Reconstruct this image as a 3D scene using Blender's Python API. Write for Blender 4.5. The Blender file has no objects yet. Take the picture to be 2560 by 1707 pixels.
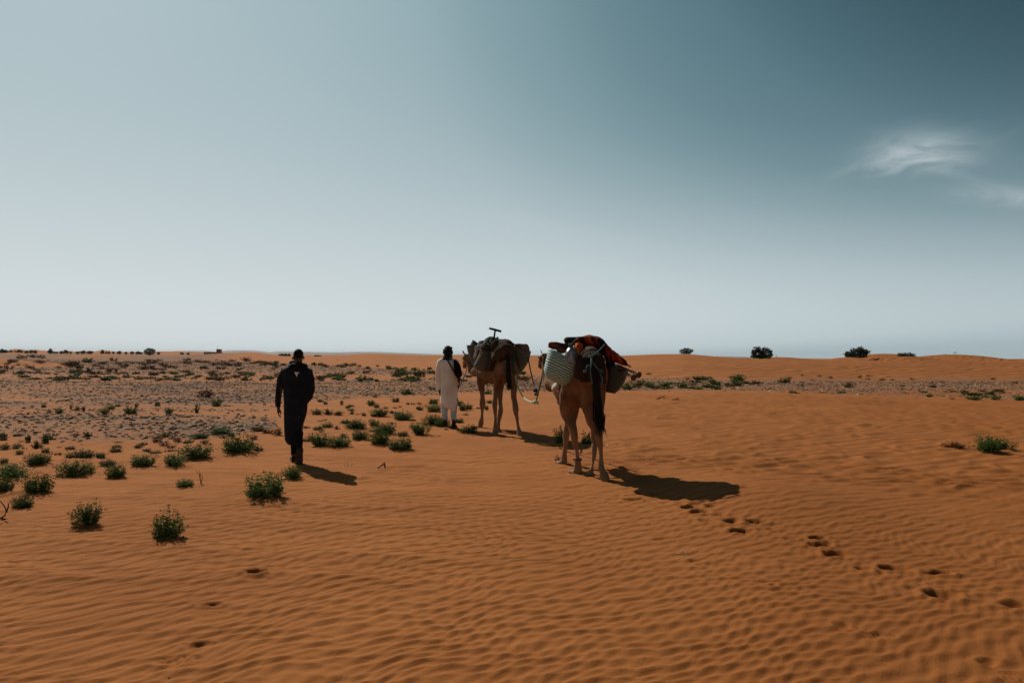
import bpy, math, random
import numpy as np
from mathutils import Vector, Matrix

R = math.radians
rng = np.random.RandomState(7)
random.seed(7)
scene = bpy.context.scene
COL = scene.collection

# ---------------------------------------------------------------- camera
H = 1.68
F = 1750.0                      # focal length in photo pixels (photo is 2560 wide)
EL = math.atan(36.5 / F)
ROLL = math.atan(0.0078)
cam_pos = Vector((0, 0, H))
fwd = Vector((0, math.cos(EL), math.sin(EL)))
r0 = Vector((1, 0, 0)); u0 = r0.cross(fwd)
right = (r0 * math.cos(ROLL) + u0 * math.sin(ROLL)).normalized()
up = right.cross(fwd).normalized()
cd = bpy.data.cameras.new('camera')
cd.sensor_width = 36; cd.lens = F / 2560 * 36
cd.clip_start = 0.1; cd.clip_end = 40000
cam = bpy.data.objects.new('camera', cd); COL.objects.link(cam)
cam.matrix_world = Matrix(((right.x, up.x, -fwd.x, 0), (right.y, up.y, -fwd.y, 0), (right.z, up.z, -fwd.z, H), (0, 0, 0, 1)))
scene.camera = cam

# ---------------------------------------------------------------- world, sun, exposure
SUN_EL, SUN_AZ = R(37.5), R(35.0)          # azimuth counted from +Y towards -X
world = bpy.data.worlds.new('World'); scene.world = world; world.use_nodes = True
wn = world.node_tree; wn.nodes.clear()
def wnode(t, **k):
    n = wn.nodes.new(t)
    for a, b in k.items(): setattr(n, a, b)
    return n
sky = wnode('ShaderNodeTexSky', sky_type='NISHITA', sun_disc=False)
sky.sun_elevation = SUN_EL; sky.sun_rotation = -SUN_AZ
sky.air_density = 1.0; sky.dust_density = 1.6; sky.ozone_density = 1.0; sky.altitude = 0
def wmath(op, a, b=None, c=None, clamp=False):
    n = wnode('ShaderNodeMath', operation=op, use_clamp=clamp)
    for i, v in enumerate((a, b, c)):
        if v is None: continue
        if isinstance(v, (int, float)): n.inputs[i].default_value = v
        else: wn.links.new(v, n.inputs[i])
    return n.outputs[0]
# photographic response of the sky: its brightness, measured on the Nishita sky, picks the teal-grey tone
tc = wnode('ShaderNodeTexCoord'); sp = wnode('ShaderNodeSeparateXYZ'); wn.links.new(tc.outputs['Generated'], sp.inputs[0])
bwn = wnode('ShaderNodeRGBToBW'); wn.links.new(sky.outputs[0], bwn.inputs[0])
Lum = wmath('MULTIPLY', bwn.outputs[0], 0.05, clamp=True)          # 0..1 covers radiance 0..20
def srgb(*c): return tuple((v / 255 / 12.92) if v / 255 < .04045 else ((v / 255 + .055) / 1.055) ** 2.4 for v in c)
def wramp(pts):
    r_ = wnode('ShaderNodeValToRGB'); e = r_.color_ramp.elements
    e[0].position = pts[0][0] / 2; e[0].color = (*srgb(*pts[0][1]), 1); e[1].position = pts[-1][0] / 2; e[1].color = (*srgb(*pts[-1][1]), 1)
    for p_, c_ in pts[1:-1]:
        q_ = e.new(p_ / 2); q_.color = (*srgb(*c_), 1)
    r_.color_ramp.interpolation = 'B_SPLINE'
    wn.links.new(Lum, r_.inputs[0]); return r_.outputs[0]
dome = wramp(((0.10, (20, 32, 39)), (0.20, (32, 50, 60)), (0.27, (52, 80, 92)), (0.35, (86, 119, 131)), (0.50, (124, 152, 161)), (0.72, (147, 172, 180)), (1.0, (158, 181, 188)), (1.35, (163, 184, 191)), (1.9, (178, 196, 201))))
dust = wramp(((0.30, (158, 176, 182)), (0.42, (190, 204, 208)), (0.74, (208, 217, 220)), (1.4, (214, 221, 223))))
kk = wmath('ADD', 8.8, wmath('MULTIPLY', wmath('MULTIPLY', wmath('SUBTRACT', bwn.outputs[0], 4.1), 0.4, clamp=True), 5.4))
elev = wmath('DIVIDE', wmath('MULTIPLY', wmath('ARCSINE', wmath('MAXIMUM', sp.outputs['Z'], 0.0)), 180 / math.pi), kk)
hz = wmath('EXPONENT', wmath('MULTIPLY', wmath('POWER', elev, 1.7), -1.0))
tint = wnode('ShaderNodeMix', data_type='RGBA'); wn.links.new(hz, tint.inputs[0]); wn.links.new(dome, tint.inputs[6]); wn.links.new(dust, tint.inputs[7])
# thin cirrus, placed by direction in the sky
ysafe = wmath('MAXIMUM', sp.outputs['Y'], 0.15)
U = wmath('DIVIDE', sp.outputs['X'], ysafe); V = wmath('DIVIDE', sp.outputs['Z'], ysafe)
def cloud(px, py, rx, ry, ang, amt, nscale, seed):
    cu = (px - 1280) / F; cv = (890 + 0.0078 * (px - 1280) - py) / F
    du = wmath('SUBTRACT', U, cu); dv = wmath('SUBTRACT', V, cv)
    ca, sa = math.cos(ang), math.sin(ang)
    a = wmath('ADD', wmath('MULTIPLY', du, ca), wmath('MULTIPLY', dv, sa))
    b = wmath('SUBTRACT', wmath('MULTIPLY', dv, ca), wmath('MULTIPLY', du, sa))
    cx = wnode('ShaderNodeCombineXYZ')
    wn.links.new(wmath('MULTIPLY', a, nscale), cx.inputs[0]); wn.links.new(wmath('MULTIPLY', b, nscale * 3.0), cx.inputs[1]); cx.inputs[2].default_value = seed
    nz = wnode('ShaderNodeTexNoise'); nz.inputs['Scale'].default_value = 1; nz.inputs['Detail'].default_value = 7; nz.inputs['Roughness'].default_value = 0.62; nz.inputs['Distortion'].default_value = 0.9
    wn.links.new(cx.outputs[0], nz.inputs['Vector'])
    a2 = wmath('ADD', a, wmath('MULTIPLY', wmath('SUBTRACT', nz.outputs[0], 0.5), rx / F * 0.9))
    b2 = wmath('ADD', b, wmath('MULTIPLY', wmath('SUBTRACT', nz.outputs[0], 0.5), ry / F * 2.4))
    d = wmath('ADD', wmath('POWER', wmath('ABSOLUTE', wmath('DIVIDE', a2, rx / F)), 2), wmath('POWER', wmath('ABSOLUTE', wmath('DIVIDE', b2, ry / F)), 2))
    g = wmath('EXPONENT', wmath('MULTIPLY', d, -1.0))
    n2 = wmath('MULTIPLY_ADD', nz.outputs[0], 2.2, -0.45, clamp=True)
    return wmath('MULTIPLY', wmath('MULTIPLY', g, n2), amt)
cs = cloud(2310, 372, 125, 46, R(3), 0.72, 10, 5.3)
for a in ((2200, 400, 120, 16, R(20), 0.28, 9, 4.1), (2540, 490, 130, 26, R(-3), 0.5, 7, 2.7), (2440, 450, 90, 12, R(-14), 0.10, 7, 6.7),
          (2500, 350, 110, 10, R(30), 0.05, 7, 12.0), (1300, 555, 70, 20, R(-10), 0.14, 7, 8.2), (1420, 582, 150, 9, R(-4), 0.09, 6, 9.9)):
    cs = wmath('ADD', cs, cloud(*a))
cs = wmath('MINIMUM', cs, 0.8)
cm = wnode('ShaderNodeMix', data_type='RGBA'); wn.links.new(cs, cm.inputs[0]); wn.links.new(tint.outputs[2], cm.inputs[6])
SKY_STR = 0.10
cm.inputs[7].default_value = (0.56, 0.63, 0.65, 1)
bg = wnode('ShaderNodeBackground'); bg.inputs['Strength'].default_value = SKY_STR
sc_ = wnode('ShaderNodeVectorMath', operation='SCALE'); sc_.inputs['Scale'].default_value = 1 / SKY_STR
wn.links.new(cm.outputs[2], sc_.inputs[0]); wn.links.new(sc_.outputs[0], bg.inputs['Color'])
wo = wnode('ShaderNodeOutputWorld'); wn.links.new(bg.outputs[0], wo.inputs[0])

sd = bpy.data.lights.new('sun', 'SUN'); sd.energy = 4.6; sd.angle = R(0.53); sd.color = (1.0, 0.93, 0.84)
sun = bpy.data.objects.new('sun', sd); COL.objects.link(sun)
sdir = Vector((math.sin(SUN_AZ) * math.cos(SUN_EL), -math.cos(SUN_AZ) * math.cos(SUN_EL), -math.sin(SUN_EL)))
sun.rotation_euler = sdir.to_track_quat('-Z', 'Y').to_euler()
sun.location = (-8, 12, 14)
scene.view_settings.view_transform = 'Standard'; scene.view_settings.look = 'None'
scene.view_settings.exposure = 0.0; scene.view_settings.gamma = 1.0; scene.view_settings.use_curve_mapping = False
scene.render.engine = 'CYCLES'
try:
    scene.cycles.volume_bounces = 0; scene.cycles.max_bounces = 5; scene.cycles.volume_max_steps = 64
except Exception: pass

# ---------------------------------------------------------------- helpers
def hor(px): return 890 + 0.0078 * (px - 1280)          # image row of the true horizon
def P(px, py, Y):
    d = fwd * F + right * (px - 1280) - up * (py - 853.5)
    return cam_pos + d * (Y / d.y)
def proj(x, y, z):
    x = np.asarray(x, float); y = np.asarray(y, float); z = np.asarray(z, float) - H
    dz = x * fwd.x + y * fwd.y + z * fwd.z
    dx = x * right.x + y * right.y + z * right.z
    du = x * up.x + y * up.y + z * up.z
    dz = np.maximum(dz, 0.05)
    return 1280 + F * dx / dz, 853.5 - F * du / dz

def _h(ix, iy, s):
    n = (ix.astype(np.int64) * 374761393 + iy.astype(np.int64) * 668265263 + s * 1442695041) & 0xFFFFFFFF
    n = ((n ^ (n >> 13)) * 1274126177) & 0xFFFFFFFF
    return ((n ^ (n >> 16)) & 0xFFFF) / 32767.5 - 1.0
def vn(x, y, s=0):
    x = np.asarray(x, float); y = np.asarray(y, float)
    ix = np.floor(x); iy = np.floor(y); fx = x - ix; fy = y - iy
    fx = fx * fx * fx * (fx * (fx * 6 - 15) + 10); fy = fy * fy * fy * (fy * (fy * 6 - 15) + 10)
    a = _h(ix, iy, s); b = _h(ix + 1, iy, s); c = _h(ix, iy + 1, s); d = _h(ix + 1, iy + 1, s)
    return (a + (b - a) * fx) * (1 - fy) + (c + (d - c) * fx) * fy
def fbm(x, y, s=0, o=3):
    t = 0; a = 1.0; n = 0
    for i in range(o):
        t = t + a * vn(x * 2 ** i + 13.7 * i, y * 2 ** i - 7.1 * i, s + i); n += a; a *= 0.5
    return t / n
def sst(a, b, x):
    t = np.clip((x - a) / (b - a), 0, 1); return t * t * (3 - 2 * t)

def smooth_tab(tab):
    xs = np.array([t[0] for t in tab], float); ys = np.array([t[1] for t in tab], float)
    g = np.linspace(-1500, 4000, 1101); v = np.interp(g, xs, ys)
    k = np.hanning(13); k /= k.sum()
    return g, np.convolve(np.pad(v, 6, 'edge'), k, 'valid')
# crest row of the main dune ridge, its distance and the distance of its foot, all by bearing
CR = smooth_tab([(300, 899), (400, 894.5), (434, 893), (502, 886), (570, 882), (638, 880.5), (665, 884), (696, 889.5), (767, 892.5), (842, 888), (934, 883.5), (995, 886.4),
                 (1080, 888.4), (1200, 888.2), (1450, 888), (1560, 889), (1640, 885.6), (1716, 884.6), (1815, 893), (1874, 896), (2000, 900), (2100, 902), (2300, 900.5), (2450, 903), (2560, 901), (3000, 900)])
CD = smooth_tab([(300, 260), (640, 230), (900, 200), (1300, 150), (1700, 120), (2560, 125)])
FD = smooth_tab([(300, 170), (500, 145), (640, 125), (760, 112), (900, 92), (1100, 74), (1300, 62), (1500, 54), (1900, 52), (2560, 50)])

# foot- and hoof prints pressed into the sand: photo position, length, width, depth
PRINTS = [(1602, 1234, .16, .07, .03), (1636, 1237, .16, .07, .03), (1585, 1249, .26, .09, .045), (1617, 1254, .14, .05, .02), (1671, 1259, .16, .05, .015), (1745, 1258, .24, .09, .045), (1728, 1269, .22, .10, .055),
          (1777, 1265, .14, .06, .03), (1753, 1280, .26, .09, .05), (1767, 1301, .17, .06, .03), (1831, 1303, .23, .10, .055), (1888, 1305, .24, .09, .05), (1856, 1328, .24, .10, .055), (1975, 1347, .16, .05, .015),
          (2048, 1347, .2, .09, .05), (2051, 1362, .23, .09, .05), (2093, 1387, .24, .11, .06), (2160, 1422, .17, .07, .035), (2241, 1423, .22, .10, .055), (2342, 1433, .22, .09, .05), (2357, 1488, .26, .13, .06),
          (2547, 1513, .2, .09, .04), (2103, 1562, .12, .07, .025), (2470, 1655, .14, .06, .025), (637, 1434, .2, .10, .06), (637, 1450, .26, .05, .012), (530, 1512, .18, .06, .03), (744, 1279, .13, .07, .03),
          (490, 1612, .2, .05, .02), (420, 1655, .2, .05, .012), (1650, 1347, .13, .05, .02), (1675, 1354, .13, .04, .015), (1935, 1461, .1, .05, .02), (380, 1575, .2, .04, .008), (1735, 1401, .16, .05, .015),
          (1660, 1232, .1, .04, .015), (2000, 1345, .1, .04, .012), (200, 1345, .16, .03, .01), (35, 1408, .2, .03, .012), (712, 1330, .12, .05, .012), (690, 1372, .13, .04, .010), (1565, 1222, .18, .07, .03), (1545, 1240, .15, .06, .02), (1700, 1262, .12, .05, .02), (1800, 1288, .13, .05, .02), (1930, 1322, .14, .05, .018), (2010, 1368, .12, .05, .015), (2290, 1470, .14, .05, .012), (2200, 1432, .11, .05, .02), (1110, 1120, .12, .05, .02), (1180, 1128, .14, .05, .02), (1320, 1150, .13, .05, .02), (1380, 1190, .12, .05, .018)]
TREADS = [(531, 1536), (455, 1648), (2190, 1592), (1972, 1477), (1785, 1414), (645, 1377), (2545, 1690)]
MOUNDS = []

def flat_xy(px, py):
    v = P(px, py, 10.0) - cam_pos
    t = H / -v.z
    return cam_pos.x + v.x * t, cam_pos.y + v.y * t
PR_XY = []
TR_XY = [flat_xy(*p) for p in TREADS]

def base_h(x, y):
    x = np.asarray(x, float); y = np.asarray(y, float)
    r = np.hypot(x, y)
    yy = np.maximum(y, 0.3)
    front = sst(-0.15, 0.1, y / np.maximum(r, 1e-3))
    pxb = 1280 + F * x / np.maximum(yy, 0.05)
    pxb = np.clip(pxb, -1400, 3900)
    # gentle undulation, calm around the caravan
    calm = 1 - 0.93 * np.exp(-(((x + 0.6) / 5.0) ** 2 + ((y - 12.5) / 5.5) ** 2) ** 1.5)
    z = calm * (0.035 * fbm(x / 2.6, y / 2.6, 3, 2) + 0.07 * fbm(x / 9, y / 9, 5, 2) * sst(4, 14, r))
    z = z + 0.14 * np.exp(-((x - 3.0) / 1.4) ** 2 - ((y - 8.2) / 1.3) ** 2)
    z = z + 0.25 * fbm(x / 60, y / 60, 9, 2) * sst(40, 120, r)
    # shelf of sand that ends in a low lip on the right, stony strip behind
    rt = sst(1380, 1700, pxb)
    edge = 31 + 1.5 * fbm(x / 8, y * 0 + 1.0, 21, 2) + 2.5 * (1 - sst(1500, 2500, pxb))
    z = z + rt * (0.16 * np.exp(-((y - edge + 4) / 4.0) ** 2) - 0.30 * sst(edge - 0.5, edge + 2.5, y) * (1 - sst(edge + 10, edge + 18, y)))
    # the long dune ridge behind
    fd = np.interp(pxb, *FD); cdist = np.interp(pxb, *CD); cr = np.interp(pxb, *CR)
    sec = np.sqrt(1 + ((pxb - 1280) / F) ** 2)
    zc = H + (hor(pxb) - cr) / F * cdist
    pres = sst(330, 440, pxb)
    t = np.clip((yy - fd) / (cdist - fd), 0, 1)
    prof = np.where(yy < cdist, 0.55 * t * t * (3 - 2 * t) + 0.45 * np.sin(t * np.pi / 2), 1 - sst(1.0, 1.6, yy / cdist))
    wob = 0.25 * fbm(x / 22, y / 22, 31, 2) * np.sin(np.clip(t, 0, 1) * np.pi)
    z = np.where(yy > fd * 0.98, z * (1 - 0.9 * pres * np.clip(t * 3, 0, 1)) + pres * front * (zc * prof + wob), z)
    # separate dune tops behind it
    for (bp, bd, bw, bl, row) in ((2212, 190, 8.0, 22, 884), (2382, 185, 9.5, 24, 886), (2122, 178, 5, 14, 893), (1950, 240, 9, 24, 892.5), (2560, 230, 14, 30, 897), (1860, 175, 5, 12, 894), (2280, 230, 8, 24, 895)):
        bx = (bp - 1280) / F * bd
        hz = H + (hor(bp) - row) / F * bd
        z = np.maximum(z, front * (hz * np.exp(-np.abs((x - bx) / bw) ** 2.0 * 0.5 - ((y - bd) / bl) ** 2)))
    # low dunes on the stony plain, left
    z = z + 1.05 * np.exp(-np.abs((x + 62) / 12.5) ** 3 - ((y - 76) / 5.0) ** 2)
    z = z + 1.25 * np.exp(-np.abs((x + 124) / 6.8) ** 2.6 - ((y - 212) / 14) ** 2)
    # far pale dunes at the edge of the plain
    m = sst(700, 860, r) * (1 - sst(1500, 1900, r)) * front * (1 - sst(430, 620, pxb))
    z = z + m * np.maximum(0, 6.2 * (fbm(x / 34, y / 90, 41, 3) + 0.22))
    return z

def ripples(x, y):
    r = np.hypot(x, y)
    out = np.zeros_like(x)
    sel = r < 46
    X = x[sel]; Yv = y[sel]; rr = r[sel]
    a = R(13) + 0.05 * X + 0.22 * fbm(X / 3.2, Yv / 3.2, 51, 2)
    lam = 0.12 * (1 + 0.12 * vn(X / 2.0, Yv / 2.0, 55))
    wx = X + 0.10 * fbm(X / 0.55, Yv / 0.55, 61, 2); wy = Yv + 0.085 * fbm(X / 0.42, Yv / 0.42, 67, 2)
    # integrate a slowly turning wave direction
    ph = 2 * np.pi / 0.104 * (wy * 0.965 - wx * 0.23 - 0.022 * wx * wx * np.sign(wx) * 0.6 + 0.20 * fbm(X / 2.4, Yv / 2.4, 52, 2))
    ph2 = 2 * np.pi / 0.165 * (wy * 0.90 - wx * 0.55 + 0.16 * fbm(X / 1.7, Yv / 1.7, 57, 2))
    ph3 = 2 * np.pi / 0.075 * (wy * 0.62 - wx * 0.72 + 0.06 * fbm(X / 0.6, Yv / 0.6, 58, 2))
    am = 0.55 + 0.45 * fbm(X / 1.3, Yv / 1.3, 71, 2)
    crest = 1 - np.abs(np.sin(ph / 2)) ** 1.0
    h = 0.0110 * am * crest + 0.0055 * (1 - am * 0.4) * np.sin(ph2) + 0.0026 * np.sin(ph3) * (1 - sst(7, 11, rr))
    small = (1 - sst(13, 20, rr)) * (0.45 + 0.55 * sst(2.5, 3.2, rr))
    # broader crescent ripples on the mid slope, right
    pxb = 1280 + F * X / np.maximum(Yv, 0.5)
    mid = sst(1250, 1700, pxb + 250 * fbm(X / 4, Yv / 4, 81, 2)) * sst(8.0, 12, rr) * (1 - sst(38, 46, rr))
    wx2 = X + 0.45 * fbm(X / 1.1, Yv / 1.1, 83, 2); wy2 = Yv + 0.38 * fbm(X / 0.9, Yv / 0.9, 85, 2)
    wx2 = wx2 + 0.30 * fbm(X / 0.45, Yv / 0.6, 84, 2); wy2 = wy2 + 0.16 * fbm(X / 0.35, Yv / 0.6, 86, 2)
    q = 2 * np.pi / (0.36 + 0.20 * sst(12, 20, rr)) * (wy2 * 0.97 + wx2 * 0.12)
    big = (1 - np.abs(np.sin(q / 2))) * (0.5 + 0.5 * fbm(X / 0.8, Yv / 0.8, 87, 2))
    lm = (1 - mid) * sst(7, 10, rr) * (1 - sst(17, 24, rr))
    h = h * small * (1 - 0.45 * mid) + (0.066 * big + 0.010 * np.sin(ph2 / 2.3)) * mid + 0.026 * big * lm
    # wind-drift streaks left foreground
    lf = (1 - sst(800, 1500, pxb)) * sst(4.5, 6, rr) * (1 - sst(12, 15, rr))
    w = 2 * np.pi / 0.85 * (Yv + 0.10 * X + 0.5 * fbm(X / 1.8, Yv / 1.2, 91, 2))
    h = h + 0.048 * lf * (1 - np.abs(np.sin(w / 2))) * (0.5 + 0.5 * fbm(X / 1.2, Yv / 1.2, 93, 2))
    out[sel] = h
    return out

def fine_h(x, y):
    z = base_h(x, y)
    g = gravel_mask(x, y, z)
    z = z + ripples(x, y) * (1 - 0.8 * g)
    for ((cx, cy), (px, py, ln, wd, dp)) in PR_XY:
        m = (np.abs(x - cx) < 0.5) & (np.abs(y - cy) < 0.5)
        if not m.any(): continue
        dx = x[m] - cx; dy = y[m] - cy
        dx = dx + 0.03 * vn(x[m] * 9, y[m] * 9, int(px) % 97); dy = dy + 0.02 * vn(x[m] * 11, y[m] * 11, int(py) % 89)
        d = np.sqrt((dx / (ln * 0.48)) ** 2 + (dy / (wd * 0.8)) ** 2)
        z[m] = z[m] - dp * 0.70 * (1 - sst(0.40, 1.08, d)) + dp * 0.22 * np.exp(-((d - 1.25) / 0.25) ** 2)
    for k, (cx, cy) in enumerate(TR_XY):
        m = (np.abs(x - cx) < 0.3) & (np.abs(y - cy) < 0.3)
        if not m.any(): continue
        dx = x[m] - cx; dy = y[m] - cy; an = 0.5 * math.sin(k * 3.1)
        u = dx * math.cos(an) + dy * math.sin(an); v = -dx * math.sin(an) + dy * math.cos(an)
        d = np.sqrt((u / 0.14) ** 2 + (v / 0.055) ** 2)
        z[m] = z[m] - (1 - sst(0.8, 1.05, d)) * (0.008 + 0.005 * np.sin(u * 2 * np.pi / 0.035 + 4 * (v / 0.055) ** 2))
    for (cx, cy, rad, hh) in MOUNDS:
        m = (np.abs(x - cx) < rad * 3) & (np.abs(y - cy) < rad * 3)
        if not m.any(): continue
        d2 = ((x[m] - cx - rad * 0.25) / rad) ** 2 + ((y[m] - cy + rad * 0.2) / rad) ** 2
        z[m] = z[m] + hh * np.exp(-d2)
    return z

def gravel_mask(x, y, z):
    px, py = proj(x, y, z)
    n = 9 * fbm(x / 1.6, y / 1.6, 101, 3)
    r = np.hypot(x, y)
    pyn = py + n * np.clip(18.0 / np.maximum(r, 8), 0.12, 1.2)
    pxn = px + n * 6
    def band(top, bot, soft=4):
        t = np.interp(px, *zip(*top)); b = np.interp(px, *zip(*bot))
        return sst(t - soft, t + soft, pyn) * (1 - sst(b - soft, b + soft, pyn))
    g1 = band([(-400, 1038), (0, 1040), (650, 1036), (720, 1050)], [(-400, 1075), (0, 1088), (180, 1106), (400, 1106), (560, 1090), (640, 1078), (720, 1052)], 6) * (1 - sst(640, 740, pxn))
    g1 = g1 * (1 - 0.75 * sst(60, -40, pxn)) if False else g1
    g2 = band([(-900, 948), (0, 950), (300, 952), (700, 955), (900, 952), (1100, 946), (1400, 952)], [(-900, 984), (60, 986), (130, 1008), (500, 1013), (660, 1006), (800, 1000), (1100, 984), (1400, 976)], 3.5)
    g2b = band([(-300, 1002), (0, 1004), (130, 1004)], [(-300, 1018), (0, 1022), (130, 1012)], 3) * (1 - sst(90, 160, pxn))
    g3 = band([(-1500, 886), (0, 886), (400, 893), (500, 898), (640, 905), (760, 911), (900, 918), (1100, 928), (1250, 934), (1400, 945)], [(-1500, 935), (0, 934), (330, 938), (560, 932), (700, 934), (1000, 936), (1400, 950)], 1.6)
    g4 = band([(1350, 965), (1600, 966), (1900, 963), (2200, 968), (2560, 978), (3200, 985)], [(1350, 982), (1560, 973), (1900, 980), (2300, 991), (2560, 1002), (3200, 1010)], 2.2) * sst(1330, 1420, px) * (0.30 + 0.4 * sst(-0.2, 0.3, fbm(x / 3.0, y / 3.0, 111, 2)))
    gs = band([(-1500, 925), (760, 930), (1200, 940)], [(-1500, 1045), (0, 1045), (600, 1045), (760, 1000), (1200, 975)], 5) * (1 - sst(650, 1250, px)) * (0.36 + 0.30 * fbm(x / 2.5, y / 1.2, 121, 3))
    g = np.maximum.reduce([g1, g2, g2b, g3 * 0.9, g4, gs])
    g = g * (0.55 + 0.45 * sst(-0.30, 0.15, fbm(x / 3.5, y / 1.6, 113, 3)))
    h1 = np.exp(-np.abs((x + 62) / 12.5) ** 3 * 0.6 - ((y - 75) / 6.5) ** 2); h2 = np.exp(-np.abs((x + 124) / 6.8) ** 2.6 - ((y - 210) / 18) ** 2)
    g = g * (1 - sst(0.28, 0.45, h1)) * (1 - sst(0.3, 0.5, h2))
    return g * (y > 1)

def link(o, parent=None):
    COL.objects.link(o)
    if parent is not None:
        o.parent = parent
        o.matrix_parent_inverse = Matrix.Identity(4)
    return o
def mesh_np(name, verts, faces, smooth=True, mats=()):
    """faces: (n,k) int array"""
    verts = np.asarray(verts, np.float32); faces = np.asarray(faces, np.int32)
    me = bpy.data.meshes.new(name)
    me.vertices.add(len(verts)); me.vertices.foreach_set('co', verts.ravel())
    n, k = faces.shape
    me.loops.add(n * k); me.loops.foreach_set('vertex_index', faces.ravel())
    me.polygons.add(n); me.polygons.foreach_set('loop_start', np.arange(0, n * k, k, dtype=np.int32))
    try: me.polygons.foreach_set('loop_total', np.full(n, k, np.int32))
    except Exception: pass
    me.polygons.foreach_set('use_smooth', np.full(n, smooth, bool))
    me.update(calc_edges=True)
    for m in mats: me.materials.append(m)
    return me
def tag(o, label=None, cat=None, group=None, kind=None):
    if label: o['label'] = label
    if cat: o['category'] = cat
    if group: o['group'] = group
    if kind: o['kind'] = kind
    return o
def empty(name, loc, label, cat, group=None):
    o = bpy.data.objects.new(name, None); o.location = loc; o.empty_display_size = 0.2
    link(o); tag(o, label, cat, group); return o
def put(name, me, parent=None):
    """me is in world coordinates; when parented, shift into the parent's frame"""
    o = bpy.data.objects.new(name, me)
    if parent is not None:
        base = parent.location.copy(); pp = parent
        while pp.parent is not None:
            pp = pp.parent; base += pp.location
        me.transform(Matrix.Translation(-base))
    return link(o, parent)

# ---- materials
def new_mat(name):
    m = bpy.data.materials.new(name); m.use_nodes = True
    return m, m.node_tree, m.node_tree.nodes['Principled BSDF']
def N(nt, t, **k):
    n = nt.nodes.new(t)
    for a, b in k.items(): setattr(n, a, b)
    return n
def cloth(name, c1, c2=None, scale=12, rough=0.9, bump=0.3, bscale=60, metallic=0, stretch=(1, 1, 1), dist=0.01, spec=0.2):
    m, nt, b = new_mat(name)
    c2 = c2 or tuple(x * 0.7 for x in c1)
    tcn = N(nt, 'ShaderNodeTexCoord'); mp = N(nt, 'ShaderNodeMapping'); mp.inputs['Scale'].default_value = stretch
    nt.links.new(tcn.outputs['Object'], mp.inputs[0])
    nz = N(nt, 'ShaderNodeTexNoise'); nz.inputs['Scale'].default_value = scale; nz.inputs['Detail'].default_value = 5
    nt.links.new(mp.outputs[0], nz.inputs['Vector'])
    rp = N(nt, 'ShaderNodeValToRGB'); rp.color_ramp.elements[0].position = 0.33; rp.color_ramp.elements[1].position = 0.67
    rp.color_ramp.elements[0].color = (*c2, 1); rp.color_ramp.elements[1].color = (*c1, 1)
    nt.links.new(nz.outputs[0], rp.inputs[0]); nt.links.new(rp.outputs[0], b.inputs['Base Color'])
    b.inputs['Roughness'].default_value = rough; b.inputs['Metallic'].default_value = metallic
    b.inputs['Specular IOR Level'].default_value = spec
    n2 = N(nt, 'ShaderNodeTexNoise'); n2.inputs['Scale'].default_value = bscale; n2.inputs['Detail'].default_value = 3
    nt.links.new(mp.outputs[0], n2.inputs['Vector'])
    bp = N(nt, 'ShaderNodeBump'); bp.inputs['Strength'].default_value = bump; bp.inputs['Distance'].default_value = dist
    nt.links.new(n2.outputs[0], bp.inputs['Height']); nt.links.new(bp.outputs[0], b.inputs['Normal'])
    return m
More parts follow.
